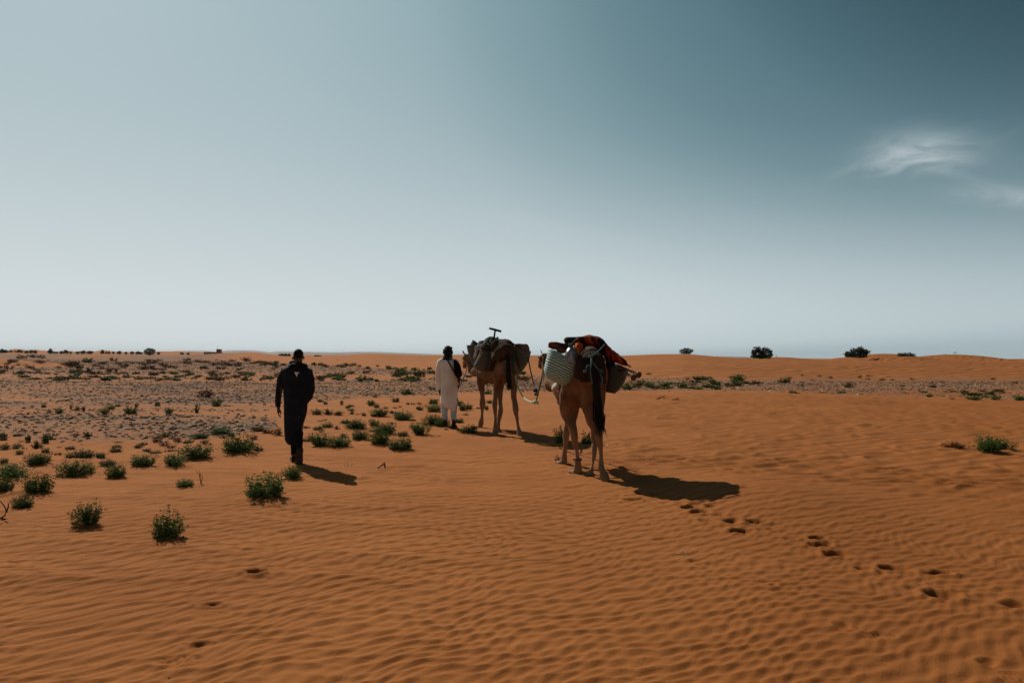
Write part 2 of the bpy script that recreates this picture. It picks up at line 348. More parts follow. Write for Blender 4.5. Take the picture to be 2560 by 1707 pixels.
# ---------------------------------------------------------------- materials
SAND_A = (0.385, 0.142, 0.038); SAND_B = (0.320, 0.112, 0.029)
def ground_material():
    m, nt, b = new_mat('sand_and_gravel_ground')
    L = nt.links
    geo = N(nt, 'ShaderNodeNewGeometry')
    def noise(scale, det=4, rough=0.55, vec=None):
        n = N(nt, 'ShaderNodeTexNoise'); n.inputs['Scale'].default_value = scale; n.inputs['Detail'].default_value = det; n.inputs['Roughness'].default_value = rough
        L.new(vec or geo.outputs['Position'], n.inputs['Vector']); return n.outputs[0]
    def mix(f, a, c, bt='MIX'):
        n = N(nt, 'ShaderNodeMix', data_type='RGBA', blend_type=bt)
        for i, v in ((0, f), (6, a), (7, c)):
            if isinstance(v, (int, float)): n.inputs[i].default_value = v
            elif isinstance(v, tuple): n.inputs[i].default_value = (*v, 1)
            else: L.new(v, n.inputs[i])
        return n.outputs[2]
    def ramp(v, a, c, lo, hi):
        n = N(nt, 'ShaderNodeMapRange'); n.inputs[1].default_value = lo; n.inputs[2].default_value = hi; n.inputs[3].default_value = a; n.inputs[4].default_value = c
        L.new(v, n.inputs[0]); return n.outputs[0]
    at = N(nt, 'ShaderNodeAttribute', attribute_name='gravel')
    ra = N(nt, 'ShaderNodeAttribute', attribute_name='ripple_far')
    rx = N(nt, 'ShaderNodeAttribute', attribute_name='ruddy_vignette')
    sand = mix(ramp(noise(0.5, 5), 0, 1, 0.35, 0.65), SAND_A, SAND_B)
    sand = mix(ramp(noise(420, 2, 0.8), 0, 0.55, 0.45, 0.8), sand, (0.20, 0.066, 0.022))
    sand = mix(ramp(noise(700, 1, 0.8), 0, 0.5, 0.6, 0.85), sand, (0.52, 0.24, 0.10))
    sand = mix(ramp(noise(22, 5, 0.75), 0, 0.45, 0.50, 0.72), sand, (0.22, 0.075, 0.021))
    rxs = N(nt, 'ShaderNodeMath', operation='MULTIPLY'); L.new(rx.outputs['Fac'], rxs.inputs[0]); rxs.inputs[1].default_value = 0.62
    sand = mix(rxs.outputs[0], sand, (0.205, 0.066, 0.015))  # darker, browner sand to the right, partly vignette falloff put into the colour
    vor = N(nt, 'ShaderNodeTexVoronoi'); vor.inputs['Scale'].default_value = 9; L.new(geo.outputs['Position'], vor.inputs['Vector'])
    sepc = N(nt, 'ShaderNodeSeparateColor'); L.new(vor.outputs['Color'], sepc.inputs[0])
    grav = mix(ramp(sepc.outputs[0], 0, 1, 0.2, 0.9), (0.13, 0.075, 0.044), (0.27, 0.160, 0.095))
    grav = mix(ramp(noise(1.3, 5), 0, 0.75, 0.42, 0.62), grav, (0.27, 0.125, 0.055))
    grav = mix(ramp(noise(0.09, 4), 0, 0.45, 0.45, 0.65), grav, (0.13, 0.058, 0.030))
    col = mix(at.outputs['Fac'], sand, grav)
    L.new(col, b.inputs['Base Color'])
    b.inputs['Roughness'].default_value = 1.0; b.inputs['Specular IOR Level'].default_value = 0.08
    # fine relief: grain near, wind ripples where the mesh is too coarse to hold them
    mp = N(nt, 'ShaderNodeMapping'); mp.inputs['Rotation'].default_value = (0, 0, R(-12)); L.new(geo.outputs['Position'], mp.inputs[0])
    wv = N(nt, 'ShaderNodeTexWave', wave_type='BANDS', bands_direction='Y', wave_profile='SIN')
    wv.inputs['Scale'].default_value = 0.17; wv.inputs['Distortion'].default_value = 13; wv.inputs['Detail'].default_value = 2.5; wv.inputs['Detail Scale'].default_value = 0.9
    L.new(mp.outputs[0], wv.inputs['Vector'])
    mul = N(nt, 'ShaderNodeMath', operation='MULTIPLY'); L.new(wv.outputs['Fac'], mul.inputs[0]); L.new(ra.outputs['Fac'], mul.inputs[1])
    b1 = N(nt, 'ShaderNodeBump'); b1.inputs['Strength'].default_value = 1.0; b1.inputs['Distance'].default_value = 0.24; L.new(mul.outputs[0], b1.inputs['Height'])
    b2 = N(nt, 'ShaderNodeBump'); b2.inputs['Strength'].default_value = 0.8; b2.inputs['Distance'].default_value = 0.012
    L.new(noise(60, 6, 0.75), b2.inputs['Height']); L.new(b1.outputs[0], b2.inputs['Normal'])
    b3 = N(nt, 'ShaderNodeBump'); b3.inputs['Distance'].default_value = 0.06; L.new(at.outputs['Fac'], b3.inputs['Strength'])
    L.new(vor.outputs['Distance'], b3.inputs['Height']); L.new(b2.outputs[0], b3.inputs['Normal'])
    L.new(b3.outputs[0], b.inputs['Normal'])
    return m
def leaf_material(name, cols, transl=0.22, rough=0.7):
    m, nt, b = new_mat(name); L = nt.links
    geo = N(nt, 'ShaderNodeNewGeometry'); rp = N(nt, 'ShaderNodeValToRGB')
    e = rp.color_ramp.elements
    e[0].position = 0; e[0].color = (*cols[0], 1); e[1].position = 1; e[1].color = (*cols[-1], 1)
    for i, c in enumerate(cols[1:-1]):
        q = e.new((i + 1) / (len(cols) - 1)); q.color = (*c, 1)
    L.new(geo.outputs['Random Per Island'], rp.inputs[0])
    oi = N(nt, 'ShaderNodeObjectInfo'); mr = N(nt, 'ShaderNodeMapRange'); mr.inputs[3].default_value = 0.7; mr.inputs[4].default_value = 1.25
    L.new(oi.outputs['Random'], mr.inputs[0])
    mx = N(nt, 'ShaderNodeVectorMath', operation='SCALE'); L.new(rp.outputs[0], mx.inputs[0]); L.new(mr.outputs[0], mx.inputs['Scale'])
    L.new(mx.outputs[0], b.inputs['Base Color']); b.inputs['Roughness'].default_value = rough; b.inputs['Specular IOR Level'].default_value = 0.03
    tr = N(nt, 'ShaderNodeBsdfTranslucent'); L.new(mx.outputs[0], tr.inputs['Color'])
    ms = N(nt, 'ShaderNodeMixShader'); ms.inputs[0].default_value = transl
    out = nt.nodes['Material Output']
    L.new(b.outputs[0], ms.inputs[1]); L.new(tr.outputs[0], ms.inputs[2]); L.new(ms.outputs[0], out.inputs[0])
    return m
def stone_material():
    m, nt, b = new_mat('desert_stone'); L = nt.links
    geo = N(nt, 'ShaderNodeNewGeometry'); rp = N(nt, 'ShaderNodeValToRGB'); e = rp.color_ramp.elements
    e[0].position = 0; e[0].color = (0.040, 0.026, 0.020, 1); e[1].position = 1; e[1].color = (0.66, 0.56, 0.46, 1)
    for p, c in ((0.25, (0.09, 0.050, 0.033)), (0.55, (0.19, 0.108, 0.066)), (0.78, (0.30, 0.185, 0.115)), (0.90, (0.48, 0.36, 0.26))):
        q = e.new(p); q.color = (*c, 1)
    L.new(geo.outputs['Random Per Island'], rp.inputs[0]); L.new(rp.outputs[0], b.inputs['Base Color']); b.inputs['Roughness'].default_value = 0.95; b.inputs['Specular IOR Level'].default_value = 0.05
    return m
M_GROUND = ground_material()
M_LEAF = leaf_material('green_leaves', [(0.024, 0.044, 0.009), (0.050, 0.088, 0.018), (0.085, 0.132, 0.032), (0.150, 0.185, 0.060)])
M_OLIVE = leaf_material('olive_leaves', [(0.035, 0.035, 0.012), (0.065, 0.065, 0.022), (0.09, 0.10, 0.03), (0.14, 0.10, 0.04)])
M_RUST = leaf_material('dry_rust_twigs', [(0.05, 0.020, 0.010), (0.10, 0.040, 0.018), (0.15, 0.065, 0.03), (0.07, 0.05, 0.02)], 0.15, 0.8)
M_TREE = leaf_material('tree_leaves', [(0.022, 0.028, 0.010), (0.045, 0.055, 0.018), (0.075, 0.075, 0.028), (0.10, 0.085, 0.035)], 0.2, 0.6)
M_FARTREE = leaf_material('palm_grove_leaves', [(0.03, 0.045, 0.02), (0.05, 0.07, 0.03), (0.06, 0.08, 0.04)], 0.1, 0.8)
M_STONE = stone_material()
M_TWIG = cloth('dry_wood', (0.13, 0.07, 0.04), (0.06, 0.035, 0.02), 30)
M_PALE_TWIG = cloth('bleached_twig', (0.5, 0.38, 0.25), (0.35, 0.22, 0.13), 30)
M_BARK = cloth('bark', (0.10, 0.07, 0.045), (0.05, 0.035, 0.02), 8)
M_ADOBE = cloth('adobe_wall', (0.30, 0.12, 0.06), (0.22, 0.085, 0.045), 2)
M_ADOBE_D = cloth('adobe_shadow_opening', (0.05, 0.03, 0.02), (0.03, 0.02, 0.012), 2)
M_HILL = cloth('far_rock_hill', (0.28, 0.21, 0.17), (0.20, 0.16, 0.13), 0.004)
M_FUR = cloth('camel_fur', (0.27, 0.145, 0.068), (0.17, 0.085, 0.040), 5, 0.95, 0.5, 90, dist=0.012)
M_FUR2 = cloth('camel_fur_darker', (0.25, 0.135, 0.065), (0.15, 0.078, 0.038), 5, 0.95, 0.5, 90, dist=0.012)
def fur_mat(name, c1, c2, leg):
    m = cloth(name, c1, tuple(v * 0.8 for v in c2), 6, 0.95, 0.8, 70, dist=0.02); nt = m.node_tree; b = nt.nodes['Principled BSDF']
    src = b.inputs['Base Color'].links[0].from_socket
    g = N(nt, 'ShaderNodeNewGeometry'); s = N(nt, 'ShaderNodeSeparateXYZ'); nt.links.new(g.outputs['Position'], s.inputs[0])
    mr = N(nt, 'ShaderNodeMapRange'); mr.inputs[1].default_value = 0.35; mr.inputs[2].default_value = 1.05; mr.inputs[3].default_value = 0.9; mr.inputs[4].default_value = 0; nt.links.new(s.outputs['Z'], mr.inputs[0])  # pale legs, browner body: partly shade of the loads put into the coat
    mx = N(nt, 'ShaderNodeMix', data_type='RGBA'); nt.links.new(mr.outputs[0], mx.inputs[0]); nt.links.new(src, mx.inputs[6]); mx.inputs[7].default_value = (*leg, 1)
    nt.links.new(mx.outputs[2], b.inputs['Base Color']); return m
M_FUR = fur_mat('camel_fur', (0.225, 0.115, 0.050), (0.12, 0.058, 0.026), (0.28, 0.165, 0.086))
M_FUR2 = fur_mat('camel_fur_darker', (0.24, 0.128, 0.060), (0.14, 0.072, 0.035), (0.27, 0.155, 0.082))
M_TAIL = cloth('tail_hair', (0.016, 0.011, 0.009), (0.006, 0.005, 0.004), 20, stretch=(1, 1, 0.1))
M_SKIN = cloth('dark_brown_skin', (0.075, 0.036, 0.022), (0.050, 0.024, 0.015), 25, 0.6, 0.1, spec=0.4)
M_HAIR = cloth('cropped_black_hair', (0.012, 0.010, 0.009), (0.006, 0.005, 0.005), 60, 0.8)
M_NAVY = cloth('dark_navy_wool', (0.014, 0.019, 0.030), (0.006, 0.008, 0.013), 7, 0.9, 0.25, 50, dist=0.006)
M_BLACK = cloth('black_cotton', (0.008, 0.008, 0.009), (0.004, 0.004, 0.005), 12, 0.9)
M_WHITE = cloth('dusty_white_cotton', (0.86, 0.87, 0.85), (0.72, 0.64, 0.53), 3.2, 0.95, 0.35, 30, dist=0.006)
M_PALEBLUE = cloth('pale_blue_grey_trousers', (0.50, 0.60, 0.62), (0.36, 0.44, 0.46), 5)
M_SHOE = cloth('dark_shoe_leather', (0.025, 0.018, 0.014), (0.012, 0.009, 0.008), 20, 0.6)
M_SOLE = cloth('dusty_brown_sole', (0.060, 0.040, 0.028), (0.035, 0.024, 0.017), 20)
M_TURBAN = cloth('black_green_turban', (0.018, 0.022, 0.018), (0.008, 0.010, 0.009), 12)
M_TEAL = cloth('teal_rope', (0.10, 0.16, 0.15), (0.05, 0.085, 0.08), 30)
M_GREENROPE = cloth('green_rope', (0.04, 0.12, 0.075), (0.02, 0.06, 0.04), 30)
M_PALEROPE = cloth('pale_green_rope', (0.50, 0.60, 0.38), (0.35, 0.42, 0.26), 30)
M_DARKROPE = cloth('dark_brown_rope', (0.035, 0.028, 0.022), (0.02, 0.016, 0.013), 30)
M_JUTE = cloth('grey_jute_weave', (0.165, 0.160, 0.125), (0.080, 0.078, 0.062), 14, 0.95, 0.9, 70, stretch=(1, 1, 3), dist=0.012)
M_GREYCLOTH = cloth('grey_green_sacking', (0.30, 0.34, 0.32), (0.03, 0.035, 0.035), 11, 0.95, 0.8, 40, dist=0.02)
M_DARKCLOTH = cloth('dark_sacking', (0.055, 0.062, 0.058), (0.010, 0.010, 0.010), 11)
M_BROWNFUR = cloth('brown_shaggy_blanket', (0.075, 0.042, 0.026), (0.022, 0.012, 0.008), 12, 1.0, 1.0, 40, stretch=(1, 1, 0.25), dist=0.02)
M_PINKCLOTH = cloth('dusty_rose_and_dark_cloth', (0.30, 0.16, 0.13), (0.03, 0.02, 0.018), 7)
M_PAD = cloth('pale_felt_pad', (0.50, 0.42, 0.34), (0.34, 0.27, 0.21), 14)
M_CHROME = cloth('polished_tent_pole_metal', (0.85, 0.84, 0.82), (0.55, 0.55, 0.54), 9, 0.22, 0.0, metallic=1.0, spec=0.5)
M_CAP = cloth('rusty_pole_end_plate', (0.10, 0.055, 0.035), (0.05, 0.03, 0.02), 20, 0.6, metallic=0.3)
M_JUG = cloth('scuffed_clear_plastic', (0.30, 0.34, 0.36), (0.04, 0.05, 0.06), 18, 0.25, 0.2, spec=0.6)
M_IRON = cloth('dark_painted_iron', (0.02, 0.024, 0.022), (0.012, 0.014, 0.013), 30, 0.5)
def stripe_mat(name, cols, scale, rot=(0, 0, 0), dist=1.5):
    m, nt, b = new_mat(name); L = nt.links
    t = N(nt, 'ShaderNodeTexCoord'); mp = N(nt, 'ShaderNodeMapping'); mp.inputs['Rotation'].default_value = rot; L.new(t.outputs['Object'], mp.inputs[0])
    wv = N(nt, 'ShaderNodeTexWave', wave_type='BANDS', bands_direction='X', wave_profile='SAW'); wv.inputs['Scale'].default_value = scale; wv.inputs['Distortion'].default_value = dist; wv.inputs['Detail'].default_value = 2
    L.new(mp.outputs[0], wv.inputs['Vector'])
    rp = N(nt, 'ShaderNodeValToRGB'); rp.color_ramp.interpolation = 'EASE'; e = rp.color_ramp.elements
    e[0].position = 0; e[0].color = (*cols[0], 1); e[1].position = 0.99; e[1].color = (*cols[-1], 1)
    for i, c in enumerate(cols[1:-1]):
        q = e.new((i + 1) / (len(cols) - 1)); q.color = (*c, 1)
    L.new(wv.outputs['Fac'], rp.inputs[0]); L.new(rp.outputs[0], b.inputs['Base Color'])
    nz = N(nt, 'ShaderNodeTexNoise'); nz.inputs['Scale'].default_value = 28; nz.inputs['Detail'].default_value = 4; L.new(t.outputs['Object'], nz.inputs['Vector'])
    bp = N(nt, 'ShaderNodeBump'); bp.inputs['Strength'].default_value = 0.8; bp.inputs['Distance'].default_value = 0.02; L.new(nz.outputs[0], bp.inputs['Height']); L.new(bp.outputs[0], b.inputs['Normal'])
    b.inputs['Roughness'].default_value = 0.95; b.inputs['Specular IOR Level'].default_value = 0.15
    return m
M_BLANKET = stripe_mat('red_orange_striped_blanket', [(0.20, 0.014, 0.008), (0.42, 0.07, 0.010), (0.03, 0.006, 0.006), (0.22, 0.016, 0.009), (0.008, 0.005, 0.006), (0.012, 0.008, 0.010), (0.34, 0.03, 0.009)], 1.3, (0, 0.5, 0.4), 3)
M_ROLL = stripe_mat('rust_red_blanket_roll', [(0.13, 0.030, 0.018), (0.22, 0.055, 0.028), (0.045, 0.014, 0.012), (0.17, 0.04, 0.02)], 1.6, (0, 1.0, 0.2), 3)
M_ORANGE = stripe_mat('orange_blanket_fold', [(0.62, 0.15, 0.01), (0.50, 0.07, 0.01), (0.66, 0.20, 0.015), (0.30, 0.03, 0.012)], 1.6, (0, 0.3, 0.3), 2)

# ---------------------------------------------------------------- ground
SHRUBS = [  # px, py(base), width px, height px, kind, label
 (213, 1315, 60, 57, 'g', 'upright green shrub alone on bare sand below the dark boot-shaped cluster, foreground left'),
 (418, 1349, 72, 66, 'g', 'nearest green shrub, leaning to the right with a low side branch'),
 (53, 1272, 45, 33, 'g', 'small green shrub with a narrow foot, left foreground beside the curved dead branch'),
 (91, 1238, 60, 52, 'g', 'dense round green shrub just above the small narrow-footed one at left'),
 (3, 1236, 44, 42, 'g', 'green shrub cut off by the left edge of the picture'),
 (24, 1202, 74, 42, 'g', 'wide sprawling green shrub near the left edge'),
 (178, 1193, 65, 42, 'g', 'broad dark green shrub touching a smaller one on its right'),
 (220, 1186, 30, 27, 'g', 'little green shrub pressed against the right side of a broad dark one'),
 (287, 1196, 44, 36, 'g', 'green shrub standing in front of a flat olive tuft'),
 (268, 1166, 38, 18, 'o', 'flat olive tuft right behind a taller green shrub'),
 (351, 1169, 56, 33, 'g', 'loose green shrub spreading to the right, middle of the left sand'),
 (433, 1168, 52, 33, 'g', 'compact green shrub between the loose one and the two-crowned one'),
 (485, 1150, 72, 40, 'g', 'large green shrub with two crowns, the right one taller'),
 (595, 1137, 76, 50, 'g', 'large ragged green shrub nearest to the left of the dark-clothed walker'),
 (461, 1218, 38, 20, 'g', 'tiny green shrub beside the dry forked twig'),
 (659, 1250, 88, 64, 'g', 'large dome-shaped green shrub below the feet of the dark-clothed walker'),
 (89, 1164, 54, 32, 'g', 'low spreading green shrub above the sprawling one at left'),
 (8, 1160, 24, 16, 'g', 'small green tuft half way down the left edge of the picture'),
 (49, 1136, 18, 12, 'g', None), (10, 1124, 24, 16, 'g', None), (92, 1121, 24, 20, 'o', None), (113, 1108, 18, 24, 'g', None), (70, 1105, 13, 20, 'o', None), (113, 1132, 18, 12, 'o', None),
 (173, 1126, 24, 11, 'o', None), (173, 1149, 25, 20, 'o', None), (206, 1147, 46, 23, 'g', 'wide green shrub joined to a flatter one on its right, upper left sand'), (249, 1146, 28, 16, 'g', None), (288, 1133, 30, 17, 'o', None),
 (345, 1120, 20, 10, 'o', None), (387, 1138, 27, 12, 'o', None), (390, 1107, 27, 18, 'r', None), (408, 1116, 30, 14, 'r', None), (426, 1122, 24, 12, 'r', None), (443, 1106, 20, 12, 'r', None),
 (470, 1109, 27, 10, 'o', None), (497, 1098, 42, 16, 'g', None), (510, 1111, 24, 13, 'o', None), (548, 1086, 50, 18, 'g', 'flat green shrub at the foot of the stony band, left of the walker'), (634, 1099, 20, 15, 'r', None),
 (729, 1198, 42, 34, 'g', 'green shrub right at the heels of the dark-clothed walker'),
 (801, 1119, 58, 36, 'g', 'wide green shrub mound right of the dark-clothed walker, left half'),
 (845, 1121, 56, 30, 'g', 'wide green shrub mound right of the dark-clothed walker, right half'),
 (901, 1101, 42, 27, 'g', 'round green shrub at the left of a cluster of four in the middle'),
 (948, 1113, 47, 38, 'g', 'brightest round green shrub in the middle cluster of four'),
 (1000, 1127, 56, 32, 'g', 'dark round shrub at the lower right of the middle cluster'),
 (959, 1087, 55, 30, 'g', 'green shrub at the top of the middle cluster, half hidden by the bright one'),
 (1050, 1088, 46, 32, 'g', 'round green shrub alone, left of and below the white-robed walker'),
 (1080, 1064, 44, 28, 'g', 'wide green shrub covering the left foot of the white-robed walker'), (1106, 1068, 40, 24, 'g', 'bushy green shrub at the left ankle of the white-robed walker'),
 (887, 1073, 50, 24, 'g', 'flat two-part green shrub above the middle cluster'), (794, 1076, 24, 12, 'g', None), (818, 1069, 30, 14, 'g', None), (843, 1073, 14, 10, 'o', None), (935, 1066, 26, 20, 'g', None),
 (790, 1036, 28, 14, 'g', None), (820, 1036, 24, 14, 'o', None), (846, 1038, 22, 11, 'o', None), (879, 1035, 12, 10, 'o', None), (909, 1039, 12, 8, 'o', None),
 (948, 1041, 40, 21, 'g', 'green shrub half way between the two walkers'), (1008, 1050, 48, 22, 'g', 'flat green shrub a step left of the white robe'), (981, 1033, 18, 7, 'o', None),
 (927, 1014, 16, 13, 'g', None), (941, 1019, 16, 11, 'g', None), (870, 1021, 14, 8, 'g', None), (854, 1012, 8, 12, 'o', None), (937, 993, 18, 8, 'r', None),
 (1018, 985, 34, 14, 'o', 'olive brown shrub at the edge of the stones left of the white-robed walker'), (1020, 1011, 14, 6, 'r', None), (1049, 1011, 12, 6, 'r', None), (765, 1071, 20, 8, 'r', None),
 (1006, 1091, 28, 13, 'o', None), (978, 1060, 12, 6, 'r', None), (859, 1095, 20, 12, 'o', None), (767, 1105, 30, 14, 'r', None), (691, 1088, 24, 20, 'r', 'reddish dry shrub behind the left hem of the dark robe'), (666, 1083, 28, 14, 'r', None), (644, 1079, 28, 14, 'o', None),
 (1083, 1029, 42, 20, 'g', 'green shrub behind the left side of the white robe'), (1083, 1010, 22, 12, 'g', None), (541, 1015, 24, 20, 'g', 'upright green shrub on the sand strip beside the tumbleweed'),
 (511, 993, 36, 22, 'r', 'round reddish brown tumbleweed on the grey stones'), (1080, 975, 20, 9, 'r', None), (1160, 1026, 26, 20, 'g', 'green shrub between the white-robed walker and the front camel'), (1173, 1023, 18, 14, 'o', None),
 (1147, 1057, 24, 12, 'g', None), (1170, 1085, 40, 22, 'o', 'dark shrub in the shade strip under the front camel'), (1219, 985, 24, 11, 'g', None), (1224, 1008, 18, 9, 'g', None), (1215, 1025, 13, 12, 'g', None),
 (1400, 1108, 30, 40, 'g', 'spiky dark shrub seen between the left legs of the rear camel'), (1470, 1112, 32, 30, 'g', 'spiky shrub seen between the hind legs of the rear camel'), (1395, 1155, 18, 18, 'r', 'small rusty tuft beside the front left hoof of the rear camel'),
 (2474, 1133, 60, 42, 'g', 'large green shrub on the right sand slope, left part of a pair'), (2508, 1128, 52, 32, 'g', 'low green shrub on the right sand slope, right part of a pair'), (2388, 1123, 52, 18, 'r', 'flat dark dry shrub left of the green pair on the right slope'),
 (146, 1034, 20, 16, 'g', None), (125, 1032, 13, 8, 'o', None), (178, 1020, 8, 8, 'o', None), (193, 1026, 10, 12, 'o', None), (209, 1029, 8, 14, 'o', None), (262, 1035, 20, 18, 'g', None), (275, 1023, 22, 11, 'g', None),
 (326, 1034, 28, 20, 'g', 'largest green shrub on the sand strip between the two stony bands'), (295, 1016, 14, 6, 'o', None), (342, 1017, 9, 9, 'g', None), (393, 1015, 13, 12, 'g', None), (422, 1034, 20, 17, 'g', None), (492, 1032, 10, 24, 'o', None), (110, 1018, 12, 8, 'o', None),
 (1755, 950, 48, 10, 'g', 'long flat green shrub at the foot of the right dune'), (1846, 952, 32, 17, 'g', 'round green shrub at the foot of the dune, left of the dark one'), (1962, 957, 28, 13, 'o', 'dark rounded shrub at the foot of the right dune'),
 (1570, 974, 30, 19, 'g', 'bright green shrub right behind the rear camel load'), (1705, 970, 28, 12, 'g', None), (1663, 966, 34, 10, 'g', None), (1610, 964, 44, 11, 'g', None), (2325, 993, 18, 10, 'g', None), (2436, 1000, 34, 12, 'g', None), (2490, 1000, 22, 12, 'g', None), (2550, 1001, 28, 14, 'g', None),
]
for (px, py, w, h, k, lab) in SHRUBS:
    if py > 1060:
        x, y = flat_xy(px, py); s = y / F
        MOUNDS.append((x, y, w * s * 0.62, 0.10 * w * s * 0.6))

def hit(px, py, fn=base_h):
    """where the sight line through a photo point meets the ground"""
    d = P(px, py, 10.0) - cam_pos
    d = d / d.y
    t = np.geomspace(3, 900, 1400)
    z = cam_pos.z + d.z * t
    g = fn(d.x * t, t)
    below = np.nonzero(z < g)[0]
    if len(below) == 0: i = len(t) - 1
    else: i = below[0]
    if i == 0: tt = t[0]
    else:
        a, b = z[i - 1] - g[i - 1], z[i] - g[i]
        tt = t[i - 1] + (t[i] - t[i - 1]) * (a / (a - b) if a != b else 0)
    x = d.x * tt
    return Vector((x, tt, float(fn(np.array([x]), np.array([tt]))[0]))), tt

for q in PRINTS:
    h_, _ = hit(q[0], q[1]); PR_XY.append(((h_.x, h_.y), q))

def build_ground():
    rings = [0.0001]
    r = 0.3
    while r < 2.4: rings.append(r); r *= 1.08
    while r < 8.5: rings.append(r); r *= 1.0029
    while r < 30: rings.append(r); r *= 1.0044
    while r < 420: rings.append(r); r *= 1.0105
    while r < 14500: rings.append(r); r *= 1.045
    rings = np.array(rings)
    th = list(np.arange(-40, 40.001, 0.15)) + list(np.arange(43, 318, 3.0))
    th = np.radians(np.array(th))
    rr, tt = np.meshgrid(rings, th, indexing='ij')
    x = (rr * np.sin(tt)).ravel(); y = (rr * np.cos(tt)).ravel()
    z = fine_h(x, y)
    nr, nt_ = rr.shape
    i = np.arange(nr - 1)[:, None]; j = np.arange(nt_)[None, :]; j2 = (j + 1) % nt_
    a = i * nt_ + j; b = i * nt_ + j2; c = (i + 1) * nt_ + j2; d = (i + 1) * nt_ + j
    faces = np.stack([a, b, c, d], -1).reshape(-1, 4)[:, ::-1]
    me = mesh_np('ground', np.stack([x, y, z], 1), faces, True, [M_GROUND])
    g = gravel_mask(x, y, base_h(x, y))
    rad = np.hypot(x, y)
    pxb = 1280 + F * x / np.maximum(y, 0.5)
    far = sst(34, 60, y) * (1 - sst(220, 420, rad)) * (1 - g) * sst(0, 1, y)
    far = far * (0.25 + 0.75 * sst(1300, 1900, pxb))
    ruddy_vignette = np.clip(sst(900, 2400, pxb) * 0.8 + 0.3 * fbm(x / 14, y / 14, 131, 2), 0, 1) * sst(0, 2, y)  # rises to the right as painted edge darkening, plus random patches
    g = np.maximum(g, 0.95 * sst(140, 200, rad) * (1 - sst(700, 790, rad)) * (1 - sst(480, 640, pxb)) * (1 - np.exp(-np.abs((x + 124) / 8.5) ** 2.6 - ((y - 208) / 22) ** 2)))
    for nm, arr in (('gravel', g), ('ripple_far', far), ('ruddy_vignette', ruddy_vignette)):
        at = me.attributes.new(nm, 'FLOAT', 'POINT'); at.data.foreach_set('value', arr.astype(np.float32))
    o = put('ground', me); tag(o, 'rippled orange sand with stony grey bands running to the horizon', kind='structure')
build_ground()

# ---------------------------------------------------------------- hills far off
def hill_range(name, Y, pts, depth, seed):
    px = np.arange(pts[0][0], pts[-1][0] + 1, 3.0); row = np.interp(px, *zip(*pts))
    hgt = np.maximum((hor(px) - row), 0) / F * Y + H
    edge = np.minimum(1, np.minimum(px - px[0], px[-1] - px) / 12.0)
    hgt = np.where(edge < 1, hgt * edge, hgt) + 1.5 * vn(px / 6.0, px * 0, seed)
    nv = 12; V = []
    for k in range(nv):
        f = k / (nv - 1); s = math.sin(f * math.pi)
        prof = min(1.0, 1.6 * s) if 0 < k < nv - 1 else 0
        n = fbm(px / 9.0, px * 0 + k * 0.8, seed + 3, 2)
        yy = Y + (f - 0.3) * depth + n * depth * 0.05
        xx = (px - 1280) / F * (Y)
        V.append(np.stack([xx, yy, hgt * prof * (1 + 0.06 * n) - 3 * (prof == 0)], 1))
    V = np.concatenate(V); n = len(px)
    i = np.arange(nv - 1)[:, None]; j = np.arange(n - 1)[None]
    f = np.stack([i * n + j, i * n + j + 1, (i + 1) * n + j + 1, (i + 1) * n + j], -1).reshape(-1, 4)
    o = put('hills', mesh_np('hills', V, f, True, [M_HILL])); tag(o, name, kind='structure'); return o
hill_range('low flat-topped blue hills left of centre', 6200, [(660, 884), (680, 881), (696, 878.3), (740, 879.2), (800, 880.5), (850, 881), (870, 879.8), (930, 879.6), (1000, 882), (1040, 884), (1090, 885), (1150, 885.5), (1180, 883.6), (1215, 883.4), (1240, 887)], 900, 5)
hill_range('faint blue hills behind the fort', 7800, [(405, 882), (430, 877.5), (480, 877), (505, 879.5), (545, 880.5), (565, 876.5), (610, 875.5), (635, 879), (665, 883)], 900, 15)
hill_range('faint blue hill showing in a gap of the right dune', 6200, [(1795, 896), (1815, 890.8), (1850, 891.2), (1890, 893.5), (1915, 897)], 700, 25)
hill_range('tiny blue hill above the right dune', 6500, [(2005, 899), (2018, 896.5), (2028, 896), (2045, 900)], 500, 35)

# ---------------------------------------------------------------- stones
def stone_template(seed, sub):
    if sub:
        t = (1 + 5 ** .5) / 2
        v = np.array([(-1, t, 0), (1, t, 0), (-1, -t, 0), (1, -t, 0), (0, -1, t), (0, 1, t), (0, -1, -t), (0, 1, -t), (t, 0, -1), (t, 0, 1), (-t, 0, -1), (-t, 0, 1)]) / 1.9
        f = np.array([(0, 11, 5), (0, 5, 1), (0, 1, 7), (0, 7, 10), (0, 10, 11), (1, 5, 9), (5, 11, 4), (11, 10, 2), (10, 7, 6), (7, 1, 8), (3, 9, 4), (3, 4, 2), (3, 2, 6), (3, 6, 8), (3, 8, 9), (4, 9, 5), (2, 4, 11), (6, 2, 10), (8, 6, 7), (9, 8, 1)])
    else:
        v = np.array([(1, 0, 0), (0, 1, 0), (-1, 0, 0), (0, -1, 0), (0, 0, 1), (0, 0, -1)], float)
        f = np.array([(0, 1, 4), (1, 2, 4), (2, 3, 4), (3, 0, 4), (1, 0, 5), (2, 1, 5), (3, 2, 5), (0, 3, 5)])
    rs = np.random.RandomState(seed)
    v = v * (1 + 0.35 * (rs.rand(len(v), 1) - 0.5)) * np.array([1, 0.75 + 0.2 * rs.rand(), 0.32 + 0.2 * rs.rand()])
    return v, f
